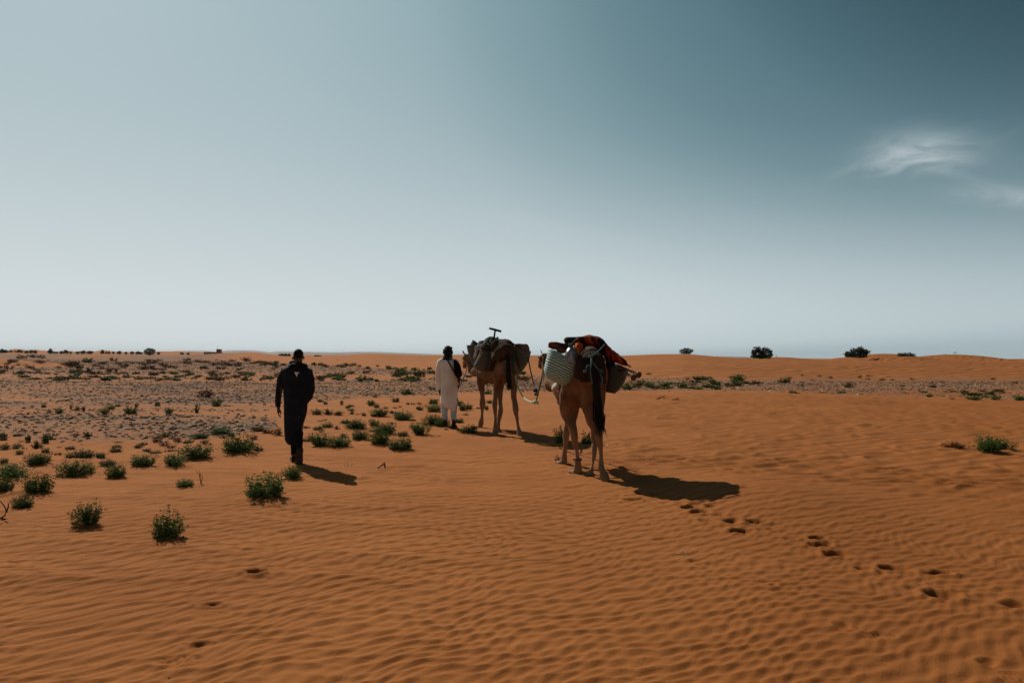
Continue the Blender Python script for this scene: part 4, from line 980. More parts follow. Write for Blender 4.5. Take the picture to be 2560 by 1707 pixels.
def folds(sx, sz, amp, s=0):
    return lambda x, y, z: amp * (n3(x * sx, y * sx, z * sz, s) + 0.5 * n3(x * sx * 2.2, y * sx * 2.2, z * sz * 2.2, s + 7))

# ---------------------------------------------------------------- person in dark clothes
Y1 = 10.85
man = empty('person', (P(742, 1158, Y1).x, Y1, 0), 'person in a long dark navy robe walking away, left hand hanging, one heel raised', 'person')
def hand(wx, wy, Y, tipdir, scale, thumb=1):
    """palm and five curled fingers; wx, wy = wrist px; scale = px per metre"""
    parts = []
    s = scale
    dx, dy = tipdir
    palm = [(wx, wy, Y, (0.026, 0.020)), (wx + dx * 0.04 * s, wy + dy * 0.04 * s, Y + .005, (0.024, 0.036)), (wx + dx * 0.09 * s, wy + dy * 0.09 * s, Y + .012, (0.017, 0.041))]
    parts.append(limb(palm, 10))
    for k, ln in enumerate((0.070, 0.080, 0.075, 0.058)):
        oy = (k - 1.5) * 0.021
        bx, by = wx + dx * 0.085 * s, wy + dy * 0.085 * s
        parts.append(limb([(bx, by, Y + .012 + oy, .0105), (bx + (dx * .5 * ln) * s, by + dy * .5 * ln * s, Y + .014 + oy, .0095), (bx + (dx * .7 + thumb * .28) * ln * s, by + dy * .85 * ln * s, Y + .012 + oy, .0085), (bx + (dx * .6 + thumb * .50) * ln * s, by + dy * 1.0 * ln * s, Y + .01 + oy, .0065)], 7))
    parts.append(limb([(wx + dx * 0.02 * s, wy + dy * .03 * s, Y + .03, .014), (wx + thumb * .032 * s, wy + dy * .06 * s, Y + .045, .0125), (wx + thumb * .040 * s, wy + dy * .095 * s, Y + .04, .0105), (wx + thumb * .034 * s, wy + dy * .125 * s, Y + .035, .0075)], 7))
    return parts
sc1 = F / Y1
hp = [ell(P(746, 887, Y1 + .02), 0.076, 0.098, 0.092), ell(P(746, 897, Y1 + .045), 0.066, 0.075, 0.080),             # cranium, face and jaw
      limb([(746, 896, Y1 + .01, .058), (746, 906, Y1, .058), (746, 918, Y1 - .01, .07)]),                               # neck
      ell(P(746, 893, Y1 + .13), 0.014, 0.022, 0.024), ell(P(746, 901, Y1 + .112), 0.024, 0.014, 0.010),                 # nose, mouth
      ell(P(741, 889, Y1 + .105), 0.014, 0.012, 0.008), ell(P(751, 889, Y1 + .105), 0.014, 0.012, 0.008),
      ell(P(732.3, 895, Y1 + .025), 0.011, 0.018, 0.029, Matrix.Rotation(-0.35, 3, 'Z')), ell(P(759.7, 895, Y1 + .025), 0.011, 0.018, 0.029, Matrix.Rotation(0.35, 3, 'Z')),
      ell(P(746, 945, Y1), 0.15, 0.07, 0.20), limb([(746, 940, Y1, (.12, .07)), (743, 1000, Y1, (.12, .07)), (741, 1030, Y1, (.12, .08))]),
      limb([(712, 930, Y1, .05), (700, 972, Y1 + .02, .042), (696, 1012, Y1 + .06, .030), (696, 1020, Y1 + .06, .027)]),
      limb([(772, 932, Y1, .05), (779, 974, Y1 + .02, .04), (766, 1003, Y1 + .08, .03)]),
      limb([(734, 1030, Y1, .07), (735, 1080, Y1 + .08, .055), (735, 1110, Y1 + .1, .05), (735, 1142, Y1 + .02, .036)]),
      limb([(750, 1030, Y1, .07), (748, 1075, Y1 + .03, .055), (748, 1100, Y1 - .08, .05), (749, 1122, Y1 - .17, .036)])]
hp += hand(696, 1017, Y1 + .06, (0.03, 1.0), sc1, 1)
put('body', fuse('body', hp, M_SKIN, 0.006, 3), man)
hair = fuse('hair', [ell(P(746, 886.6, Y1 + .012), 0.0775, 0.098, 0.094)], M_HAIR, 0.008, 2)
# keep only the scalp
import bmesh
bm = bmesh.new(); bm.from_mesh(hair); zc = P(746, 889, Y1).z
for v in list(bm.verts):
    lim = zc - 0.02 + max(0, (v.co.y - Y1)) * 0.9
    if v.co.z < lim - 0.02 * (v.co.y < Y1): bm.verts.remove(v)
bm.to_mesh(hair); bm.free(); put('hair', hair, man)
robe = [lr([(733, 759, 906, Y1, .07), (724, 766, 914, Y1, .10), (706, 775, 922, Y1, .115), (701, 779, 932, Y1, .125), (706, 777, 955, Y1, .135), (708, 773, 975, Y1, .135), (710, 769, 1000, Y1, .135), (711, 767, 1030, Y1 + .01, .15),
            (712, 758, 1060, Y1 + .02, .15), (713, 755, 1085, Y1 + .02, .15), (715, 754, 1100, Y1, .14), (722, 752, 1110, Y1 - .02, .11)], 24),
        limb([(722, 920, Y1, .04), (712, 927, Y1, .066), (703, 945, Y1, .062), (698, 972, Y1 + .02, .050), (695, 1000, Y1 + .05, .046), (695, 1016, Y1 + .06, .043)]),
        limb([(762, 920, Y1, .04), (770, 928, Y1, .068), (776, 950, Y1, .068), (778, 974, Y1 + .02, .062), (772, 992, Y1 + .08, .055), (764, 1004, Y1 + .13, .05)])]
put('robe', fuse('robe', robe, M_NAVY, 0.010, 3, folds(11, 2.2, 0.012, 3)), man)
put('trouser_leg', fuse('trouser_leg', [limb([(736, 1085, Y1 + .08, .075), (736, 1112, Y1 + .08, .06), (735, 1136, Y1 + .03, .048)])], M_BLACK, 0.01, 2, folds(14, 8, .006, 5)), man)
put('trouser_leg', fuse('trouser_leg', [limb([(746, 1080, Y1 - .05, .075), (747, 1105, Y1 - .12, .062), (749, 1120, Y1 - .18, .045)])], M_BLACK, 0.01, 2, folds(14, 8, .006, 9)), man)
collar = []
for k in range(26):
    a = 2 * math.pi * k / 25; collar.append(P(744.5, 913 + 3 * math.sin(a * 2) + 2 * math.cos(a), Y1) + Vector((0.105 * math.cos(a), 0.085 * math.sin(a), 0.012 * math.sin(3 * a))))
v1 = tube(collar, [0.038 + 0.010 * math.sin(k * 1.3) for k in range(26)], 10)
collar2 = [c + Vector((0.0, 0.005, -0.045)) + (c - P(744.5, 913, Y1)) * 0.22 for c in collar]
v2 = tube(collar2, [0.036 + 0.008 * math.sin(k * 1.9) for k in range(26)], 10)
put('neck_scarf', fuse('neck_scarf', [v1, v2], M_BLACK, 0.008, 2, folds(20, 20, .008, 11)), man)
a, b, c, d = (P(735.5, 930, Y1 - .142), P(748, 930.5, Y1 - .142), P(743.5, 934, Y1 - .150), P(741.8, 942, Y1 - .150))
e = Vector((0, .03, 0))
put('shirt_opening', pymesh('shirt_opening', [a, b, c, d, a + e, b + e, c + e, d + e], [(0, 3, 2), (0, 2, 1), (4, 6, 7), (4, 5, 6), (0, 4, 7, 3), (3, 7, 6, 2), (2, 6, 5, 1), (1, 5, 4, 0)], [M_WHITE], False), man)
# raised right shoe, sole towards the viewer; left shoe flat
def shoe_parts(heel, toe, nrm, w=0.047, t=0.05):
    ax = (toe - heel); L_ = ax.length; ax.normalize(); nrm = (nrm - ax * nrm.dot(ax)).normalized(); s = ax.cross(nrm)
    up_secs, so_secs = [], []
    for f, wf, hf in ((0.0, .55, .8), (.06, .78, 1.25), (.2, .80, 1.35), (.4, .78, 1.1), (.6, .95, .85), (.8, 1.0, .7), (.93, .8, .55), (1.0, .4, .35)):
        c = heel + ax * (L_ * f)
        up_secs.append((c + nrm * (t * hf * 0.5), s * (w * wf), nrm * (t * hf * .55)))
        so_secs.append((c - nrm * 0.006, s * (w * wf * 1.08), nrm * 0.012))
    return loft(up_secs, 14), loft(so_secs, 14, 4.0)
def shoe(parent, heel, toe, nrm, w=0.047, t=0.05, mu=None, ms=None):
    u_, s_ = shoe_parts(heel, toe, nrm, w, t)
    o = put('shoe', fuse('shoe', [u_], mu or M_SHOE, 0.006, 2), parent)
    me = pymesh('sole', s_[0], s_[1], [ms or M_SOLE])
    base = parent.location; me.transform(Matrix.Translation(-base)); so = bpy.data.objects.new('sole', me); link(so, o)
shoe(man, P(750, 1119, Y1 - .22), P(747, 1162, 10.66), Vector((0, 1, .25)), 0.056)
shoe(man, P(735, 1150, Y1 - .02), P(732, 1147, Y1 + .27), Vector((0, 0, 1)), 0.050)

# ---------------------------------------------------------------- person in white
Y2 = 16.3; sc2 = F / Y2
wm = empty('person', (P(1122, 1066, Y2).x, Y2, 0), 'person in a dusty white robe and dark turban leading the front camel', 'person')
bp_ = [ell(P(1119, 878, Y2 + .02), .08, .1, .1), ell(P(1119, 889, Y2 + .06), .06, .07, .075), ell(P(1118, 884, Y2 + .15), .013, .02, .024), limb([(1119, 886, Y2, .06), (1119, 902, Y2, .065)]),
       ell(P(1114.5, 882, Y2 + .105), .014, .012, .008), ell(P(1122.5, 882, Y2 + .105), .014, .012, .008), ell(P(1118, 891, Y2 + .12), .024, .013, .009),
       ell(P(1120, 918, Y2), .15, .08, .18), limb([(1121, 915, Y2, (.12, .07)), (1122, 975, Y2, (.13, .08))]),
       limb([(1100, 907, Y2, .055), (1095, 940, Y2, .045), (1097, 968, Y2 + .04, .035), (1099, 977, Y2 + .05, .03)]),
       limb([(1142, 907, Y2, .055), (1148, 938, Y2, .045), (1146, 962, Y2 + .12, .033)]),
       limb([(1112, 970, Y2, .1), (1112, 1010, Y2 + .1, .07), (1112, 1045, Y2 + .1, .045), (1113, 1056, Y2 + .08, .04)]),
       limb([(1132, 970, Y2, .1), (1134, 1015, Y2 + .02, .07), (1134, 1052, Y2 - .05, .042), (1134, 1060, Y2 - .05, .04)])]
bp_ += hand(1098.6, 975, Y2 + .05, (0.10, 1.0), sc2, 1)
bp_ += hand(1146, 962, Y2 + .12, (-0.05, 1.0), sc2, -1)
put('body', fuse('body', bp_, M_SKIN, 0.008, 2), wm)
robe = [lr([(1108, 1130, 895, Y2, .08), (1103, 1136, 900, Y2, .11), (1099, 1142, 906, Y2, .13), (1099, 1143, 915, Y2, .14), (1101, 1142, 935, Y2, .15), (1103, 1142, 955, Y2, .15), (1102, 1144, 975, Y2, .17), (1101, 1144, 995, Y2, .18), (1102, 1143, 1010, Y2, .18),
            (1104, 1006, 1142, 1020, Y2, .17), (1108, 1014, 1141, 1030, Y2, .16)], 24),
        limb([(1110, 899, Y2, .05), (1103, 905, Y2, .078), (1098, 920, Y2, .075), (1096, 942, Y2, .068), (1096.5, 960, Y2 + .03, .07), (1098, 973, Y2 + .05, .06)]),
        limb([(1133, 899, Y2, .05), (1139, 905, Y2 + .02, .07), (1144, 925, Y2 + .05, .06), (1145, 945, Y2 + .08, .055), (1144, 960, Y2 + .12, .05)])]
put('robe', fuse('robe', robe, M_WHITE, 0.012, 3, folds(9, 1.8, 0.018, 13)), wm)
put('trouser_leg', fuse('trouser_leg', [lr([(1102, 1122, 1000, Y2 + .08, .1), (1103, 1121, 1020, Y2 + .1, .1), (1105, 1120, 1038, Y2 + .1, .09), (1109, 1120, 1048, Y2 + .1, .08)])], M_PALEBLUE, 0.012, 2, folds(12, 6, .01, 3)), wm)
put('trouser_leg', fuse('trouser_leg', [lr([(1125, 1143, 1010, Y2, .1), (1126.5, 1142, 1030, Y2 - .01, .09), (1127, 1141, 1048, Y2 - .04, .085)])], M_PALEBLUE, 0.012, 2, folds(12, 6, .01, 8)), wm)
shawl = [lr([(1133, 898, 1139, 899, Y2 - .06, .08), (1134, 904, 1146, 905, Y2 - .05, .12), (1134, 915, 1151.5, 914, Y2 - .04, .16), (1137, 928, 1154, 926, Y2 - .03, .16), (1141, 940, 1156, 937, Y2 - .02, .13), (1144.5, 946, 1150, 943, Y2 - .02, .07)], 16)]
put('black_shoulder_cloth', fuse('black_shoulder_cloth', shawl, M_BLACK, 0.012, 2, folds(14, 5, .01, 21)), wm)
v, f = tube([P(1117, 896.5, Y2 - .10), P(1121, 904, Y2 - .155), P(1129, 918, Y2 - .165), P(1136, 930, Y2 - .165), P(1141, 941, Y2 - .12)], [.014, .016, .016, .016, .014], 8)
put('shoulder_strap', pymesh('shoulder_strap', v, f, [M_BLACK]), wm)
tb = [ell(P(1120, 874.5, Y2 + .01), .096, .115, .100), ell(P(1119.5, 878.5, Y2 + .01), .112, .13, .105), ell(P(1119.5, 889, Y2), .095, .11, .085)]
for k, (z, rx, tl) in enumerate(((873, .084, .35), (877, .094, -.3), (882, .096, .2), (892, .090, -.15), (897, .105, .12))):
    c = [P(1119.5, z, Y2) + Vector((rx * math.cos(q * .4187), rx * 1.05 * math.sin(q * .4187), tl * rx * math.cos(q * .4187 + k))) for q in range(16)]
    tb.append(tube(c, .026, 8))
put('turban', fuse('turban', tb, M_TURBAN, 0.008, 1, folds(16, 16, .006, 2)), wm)
shoe(wm, P(1134, 1063, Y2 - .12), P(1135, 1066.5, 16.0 + .28), Vector((0, 0, 1)), 0.055, .09)
shoe(wm, P(1113, 1056, Y2 + .05), P(1112, 1057, Y2 + .33), Vector((0, 0, 1)), 0.055, .08)

# ---------------------------------------------------------------- camels
def barrel(rows, n=20):
    """rows: (px, py, Y, half width m, half height m)"""
    A = np.array(rows, float); t = np.linspace(0, len(A) - 1, (len(A) - 1) * 3 + 1); out = []
    for u in t:
        i = min(int(u), len(A) - 2); f = u - i
        p0 = A[max(i - 1, 0)]; p1 = A[i]; p2 = A[i + 1]; p3 = A[min(i + 2, len(A) - 1)]
        out.append(0.5 * ((2 * p1) + (-p0 + p2) * f + (2 * p0 - 5 * p1 + 4 * p2 - p3) * f * f + (-p0 + 3 * p1 - 3 * p2 + p3) * f ** 3))
    return loft([(P(a[0], a[1], a[2]), Vector((a[3], 0.32 * a[3], 0)), Vector((0, 0, max(a[4], .01)))) for a in out], n)
def camel_head(poll, muzzle, s=1.0):
    """head between two points, long face, split lip, ears, brow"""
    ax = (muzzle - poll); L_ = ax.length; ax.normalize(); side = ax.cross(Vector((0, 0, 1))).normalized(); upv = side.cross(ax)
    secs = []
    for f, w, h, o in ((-.12, .035, .04, 0), (0, .075, .085, 0), (.2, .088, .10, -.01), (.42, .070, .085, -.02), (.62, .052, .062, -.025), (.8, .050, .058, -.03), (.95, .050, .055, -.035), (1.05, .030, .03, -.04)):
        secs.append((poll + ax * (L_ * f) + upv * o, side * (w * s), upv * (h * s)))
    parts = [loft(secs, 16)]
    for sg in (-1, 1):
        e0 = poll + side * (sg * .06 * s) + upv * (.05 * s) - ax * .02
        parts.append(loft([(e0, side * .020, ax * .014), (e0 + (upv * .06 + side * sg * .03 - ax * .02) * s, side * .020, ax * .012), (e0 + (upv * .105 + side * sg * .035 - ax * .035) * s, side * .006, ax * .005)], 8))
        parts.append(ell(poll + ax * (L_ * .3) + side * (sg * .078 * s) + upv * .03, .022, .022, .020))
        parts.append(ell(muzzle + side * (sg * .022) - upv * .05, .026, .026, .03))
    parts.append(ell(muzzle - upv * .085 * s - ax * .02, .034, .04, .028))
    return parts, side, upv, ax
def toes(cx, cy, Y, dirx, rx=.075, ry=.10, h=.045):
    c = P(cx, cy, Y); c.z = h * .55
    out = [ell(c, rx, ry, h)]
    for sg in (-1, 1):
        out.append(ell(c + Vector((dirx * .05 + sg * .03, .07 - abs(dirx) * .03 + sg * dirx * .02, -.005)), .036, .055, h * .8))
    return out
cam1 = empty('camel', (P(1470, 1190, 10).x, 10.1, 0), 'nearer brown camel seen from behind, carrying red blankets and a striped basket', 'camel', None)
b1 = [barrel([(1484, 930, 9.45, .06, .10), (1483, 935, 9.55, .17, .24), (1478, 940, 9.75, .24, .33), (1468, 948, 10.0, .27, .36), (1452, 955, 10.3, .29, .38), (1434, 957, 10.6, .28, .38), (1416, 955, 10.9, .24, .34), (1402, 950, 11.1, .17, .24), (1396, 945, 11.25, .09, .14)]),
      ell(P(1462, 905, 10.2), .23, .42, .30), ell(P(1405, 1002, 10.9), .09, .14, .08),
      ell(P(1486, 918, 9.56), .07, .09, .12),
      # hind right
      lr([(1456, 1508, 905, 9.80, .10), (1450, 1512, 930, 9.76, .20), (1449, 1515, 958, 9.74, .23), (1449, 1514, 985, 9.72, .22), (1451, 1512, 1010, 9.70, .18), (1459, 1509, 1035, 9.66, .14), (1468, 1506, 1060, 9.60, .11), (1481, 1507, 1080, 9.52, .075), (1485, 1508, 1091, 9.48, .075), (1491, 1508, 1106, 9.49, .05), (1497, 1508, 1131, 9.5, .036), (1498, 1508, 1152, 9.49, .036), (1495, 1511, 1166, 9.47, .045), (1496, 1512, 1176, 9.45, .045)]),
      # hind left
      lr([(1420, 1475, 915, 9.95, .12), (1410, 1472, 945, 9.97, .2), (1402, 1464, 970, 10.0, .2), (1398, 1455, 995, 10.05, .17), (1397, 1450, 1013, 10.08, .14), (1401, 1447, 1033, 10.08, .11), (1410, 1442, 1050, 10.05, .09), (1417, 1441, 1064, 10.0, .075), (1424, 1444, 1080, 9.96, .07), (1427, 1446, 1092, 9.95, .07), (1429, 1446.5, 1105, 9.97, .052), (1435, 1447, 1120, 10.0, .04), (1437.5, 1448, 1137, 10.02, .036), (1437, 1452, 1147, 10.03, .05), (1435.5, 1454, 1160, 10.04, .06), (1434, 1455.5, 1172, 10.05, .075), (1433, 1456, 1180, 10.05, .085)]),
      # fore left
      lr([(1388, 1440, 940, 10.85, .16), (1388, 1436, 970, 10.85, .15), (1394, 1430, 1000, 10.85, .11), (1404, 1427, 1030, 10.85, .08), (1411, 1425, 1052, 10.86, .06), (1408.5, 1424.5, 1072, 10.86, .058), (1406.5, 1424.5, 1086, 10.87, .062), (1407, 1423, 1097, 10.87, .055), (1408.5, 1420, 1110, 10.88, .036), (1407, 1418, 1125, 10.89, .034), (1405.5, 1417.5, 1138, 10.9, .038), (1401, 1418.5, 1148, 10.91, .055), (1398, 1419.5, 1156, 10.92, .075)]),
      # fore right
      lr([(1440, 1500, 950, 10.7, .15), (1448, 1500, 990, 10.5, .12), (1460, 1500, 1030, 10.3, .1), (1472, 1498, 1060, 10.12, .08), (1479, 1493, 1085, 10.0, .055), (1478, 1492, 1105, 9.97, .055), (1477.5, 1494, 1119, 9.96, .06), (1479, 1493, 1132, 9.95, .048), (1479, 1487, 1150, 9.94, .032), (1476, 1484.5, 1167, 9.93, .036), (1471, 1484.5, 1177, 9.92, .05), (1467, 1485, 1184, 9.91, .065)]),
      # neck
      limb([(1410, 945, 11.0, .20), (1392, 960, 11.2, .16), (1380, 962, 11.45, .12), (1371, 945, 11.7, .095), (1366, 915, 11.85, .085), (1364, 895, 11.9, .08)])]
b1 += toes(1441, 1182, 10.06, -0.9) + toes(1404, 1158, 10.93, -0.7) + toes(1474, 1186, 9.93, -0.8, .065, .09)
# lifted right hind foot, sole to the viewer
fa, fb = P(1504, 1174, 9.46), P(1517, 1204, 9.36); ax = (fb - fa).normalized(); nn = Vector((0.1, -1, -.2)); nn = (nn - ax * nn.dot(ax)).normalized(); ss = ax.cross(nn)
b1.append(loft([(fa, ss * .03, nn * .03), (fa + ax * .03, ss * .055, nn * .045), (fa + ax * .09, ss * .065, nn * .045), (fa + ax * .15, ss * .062, nn * .04), (fa + ax * .19, ss * .045, nn * .03), (fa + ax * .205, ss * .02, nn * .015)], 14))
hd, side, upv, ax = camel_head(P(1364, 893, 11.88), P(1351, 908, 12.15), 0.95)
b1 += hd
def furb(seed, amp=.009): return lambda x, y, z: amp * n3(x * 26, y * 26, z * 12, seed) + amp * 1.3 * n3(x * 9, y * 9, z * 5, seed + 4)
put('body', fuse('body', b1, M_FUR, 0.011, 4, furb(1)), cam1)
def hair_bundle(root, mid, tip, n, spread, rad, seed):
    rs = random.Random(seed); T = []
    for i in range(n):
        f = lambda s: Vector((rs.gauss(0, s), rs.gauss(0, s), rs.gauss(0, s * .6)))
        ln = rs.uniform(.72, 1.0)
        T.append(tube([root + f(.01), root.lerp(mid, .5) + f(spread * .35), mid + f(spread * .7), mid.lerp(tip, .55 * ln) + f(spread), mid.lerp(tip, ln) + f(spread * 1.25)], [rad, rad * 1.1, rad, rad * .7, rad * .15], 5))
    return join_vf(T)
V, Fc = hair_bundle(P(1488, 922, 9.44), P(1494, 1010, 9.36), P(1504, 1088, 9.34), 80, .030, .012, 4)
t_ = [limb([(1486, 905, 9.55, .05), (1488, 935, 9.42, .045), (1491, 975, 9.38, .055), (1495, 1020, 9.37, (.062, .04)), (1499, 1055, 9.36, (.045, .03)), (1501, 1072, 9.36, .015)])]
tl = fuse('tail', t_, M_TAIL, .01, 2, folds(22, 3, .012, 4)); put('tail', tl, cam1)
V2 = V; put('tail_hair', pymesh('tail_hair', V2, Fc, [M_TAIL]), cam1)
def eye(parent, c):
    v, f = ell(c, .016, .016, .016, None, 8); put('eye', pymesh('eye', v, f, [M_BLACK]), parent)
for sg in (-1, 1): eye(cam1, P(1364, 893, 11.88) + ax * .1 + side * (sg * .088) + upv * .03)
def halter(parent, poll, muz, side, upv, ax, mat):
    T = []
    for c, w, h in ((poll.lerp(muz, .72), .056, .066), (poll.lerp(muz, .12), .086, .098)):
        T.append(tube([c - upv * .02 + side * (w * math.cos(q * .5236)) + upv * (h * math.sin(q * .5236)) for q in range(13)], .008, 6))
    for sg in (-1, 1): T.append(tube([poll.lerp(muz, .72) + side * (sg * .058), poll.lerp(muz, .12) + side * (sg * .088)], .007, 6))
    V, Fc = join_vf(T); o = put('halter', pymesh('halter', V, Fc, [mat])); return o
tag(halter(cam1, P(1364, 893, 11.88), P(1351, 908, 12.15), side, upv, ax, M_DARKROPE), 'dark rope halter on the head of the rear camel', 'halter')
v, f = tube([P(1444, 1148, 10.03) + Vector((.062 * math.cos(q * .5236), .062 * math.sin(q * .5236), 0)) for q in range(13)], .010, 6)
tag(put('ankle_hobble', pymesh('ankle_hobble', v, f, [M_DARKROPE])), 'dark cord tied round the left hind ankle of the rear camel', 'cord')

cam2 = empty('camel', (P(1250, 1080, 15.4).x, 15.4, 0), 'front camel seen from behind, carrying dark jute baskets and a brown shaggy blanket', 'camel')
b2 = [barrel([(1268, 925, 14.48, .06, .10), (1268, 922, 14.62, .16, .20), (1264, 920, 14.95, .24, .30), (1252, 918, 15.35, .29, .37), (1238, 919, 15.8, .30, .38), (1221, 917, 16.25, .27, .35), (1208, 914, 16.55, .19, .26), (1200, 912, 16.75, .09, .14)]),
      ell(P(1257, 882, 15.3), .25, .40, .26), ell(P(1214, 953, 16.3), .09, .13, .08), ell(P(1272, 965, 14.9), .045, .08, .10), ell(P(1268, 912, 14.6), .07, .1, .10),
      lr([(1266, 1288, 900, 14.78, .10), (1264, 1294, 918, 14.72, .17), (1268, 1296, 935, 14.7, .18), (1273, 1294, 955, 14.68, .15), (1275.5, 1292.5, 972, 14.65, .11), (1277, 1291.5, 988, 14.6, .085), (1280, 1292.5, 1002, 14.55, .07), (1282.5, 1295.5, 1015, 14.5, .07), (1283, 1297, 1024, 14.48, .07), (1285.5, 1296, 1034, 14.5, .052), (1289.5, 1296, 1046, 14.52, .036), (1291.5, 1298.5, 1062, 14.53, .036), (1292.5, 1302.5, 1074, 14.54, .05), (1292.5, 1307, 1084, 14.55, .075), (1292.5, 1309.5, 1090, 14.55, .085)]),
      lr([(1240, 1268, 900, 14.95, .10), (1234, 1268, 915, 14.95, .17), (1232, 1264, 930, 14.95, .18), (1232, 1258, 950, 14.97, .14), (1233, 1250, 970, 14.97, .10), (1232.5, 1245, 988, 14.93, .075), (1230.5, 1244.5, 1003, 14.9, .065), (1230, 1244, 1013, 14.88, .066), (1232.5, 1243.5, 1025, 14.86, .05), (1235, 1243, 1038, 14.86, .038), (1235.5, 1242.5, 1052, 14.86, .036), (1233.5, 1243.5, 1063, 14.85, .045), (1232, 1245, 1074, 14.84, .065), (1230.5, 1246, 1083, 14.83, .08)]),
      lr([(1190, 1220, 905, 16.4, .15), (1190, 1216, 928, 16.4, .13), (1191.5, 1213, 945, 16.4, .11), (1193.5, 1211.5, 960, 16.4, .085), (1198, 1211.5, 978, 16.42, .065), (1200.5, 1211.5, 992, 16.42, .058), (1199.3, 1213, 1003, 16.43, .064), (1199, 1213.8, 1011, 16.43, .062), (1201, 1210, 1021, 16.44, .042), (1202, 1208.3, 1034, 16.45, .034), (1200, 1208.5, 1044, 16.46, .042), (1196.5, 1209, 1053, 16.48, .06), (1194, 1209.5, 1061, 16.5, .08)]),
      lr([(1238, 1268, 925, 15.9, .14), (1240, 1264, 945, 15.85, .12), (1241.5, 1261, 963, 15.8, .10), (1242.5, 1257.5, 982, 15.72, .08), (1244.5, 1256.5, 1000, 15.62, .065), (1245.5, 1257, 1015, 15.56, .06), (1244.5, 1258.3, 1027, 15.52, .06), (1244.5, 1256.5, 1037, 15.5, .05), (1243.5, 1251.5, 1051, 15.5, .035), (1242.5, 1250, 1064, 15.5, .04), (1242, 1252, 1074, 15.5, .06)]),
      limb([(1212, 915, 16.5, .2), (1198, 923, 16.75, .16), (1187, 930, 16.95, .12), (1179, 926, 17.1, .095), (1174, 908, 17.2, .085), (1170, 892, 17.22, .08)])]
b2 += toes(1301, 1091, 14.56, .5, .08, .10) + toes(1237, 1087, 14.82, -0.6) + toes(1200, 1064, 16.5, -0.8) + toes(1247, 1078, 15.5, -.2, .07, .1)
hd, side, upv, ax = camel_head(P(1168, 890, 17.22), P(1160.5, 914, 17.42), 0.98)
b2 += hd
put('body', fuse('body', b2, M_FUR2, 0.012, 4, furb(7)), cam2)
tl = fuse('tail', [limb([(1268, 890, 14.6, .045), (1269.5, 905, 14.42, .042), (1271, 925, 14.36, .06), (1272, 945, 14.35, (.06, .04)), (1273, 962, 14.35, .03), (1273, 970, 14.36, .008)])], M_TAIL, .01, 2, folds(20, 3, .014, 6)); put('tail', tl, cam2)
V, Fc = hair_bundle(P(1270, 915, 14.38), P(1271, 940, 14.34), P(1274, 975, 14.34), 60, .026, .011, 14); put('tail_hair', pymesh('tail_hair', V, Fc, [M_TAIL]), cam2)
for sg in (-1, 1): eye(cam2, P(1168, 890, 17.22) + ax * .1 + side * (sg * .09) + upv * .03)
tag(halter(cam2, P(1168, 890, 17.22), P(1160.5, 914, 17.42), side, upv, ax, M_DARKROPE), 'dark rope halter on the head of the front camel', 'halter')
# ---------------------------------------------------------------- loads
def bsk(L_):                                     # basket material: coils of palm leaf and plastic strip
    m, nt, b = new_mat(L_[0]); Lk = nt.links
    at = N(nt, 'ShaderNodeAttribute', attribute_name='coil'); rp = N(nt, 'ShaderNodeValToRGB'); rp.color_ramp.interpolation = 'EASE'
    e = rp.color_ramp.elements; e[0].position = 0.42; e[0].color = (*L_[1], 1); e[1].position = 0.62; e[1].color = (*L_[2], 1)
    nz = N(nt, 'ShaderNodeTexNoise'); nz.inputs['Scale'].default_value = 60; t = N(nt, 'ShaderNodeTexCoord'); Lk.new(t.outputs['Object'], nz.inputs['Vector'])
    ad = N(nt, 'ShaderNodeMath', operation='MULTIPLY_ADD'); Lk.new(nz.outputs[0], ad.inputs[0]); ad.inputs[1].default_value = 0.7; ad.inputs[2].default_value = -0.35
    s = N(nt, 'ShaderNodeMath', operation='ADD'); Lk.new(at.outputs['Fac'], s.inputs[0]); Lk.new(ad.outputs[0], s.inputs[1])
    Lk.new(s.outputs[0], rp.inputs[0]); Lk.new(rp.outputs[0], b.inputs['Base Color']); b.inputs['Roughness'].default_value = 0.7
    return m
M_WEAVE = bsk(('striped_teal_and_white_weave', (0.055, 0.120, 0.105), (0.44, 0.60, 0.55)))
M_WEAVE2 = bsk(('dark_olive_weave', (0.036, 0.040, 0.030), (0.052, 0.056, 0.042)))
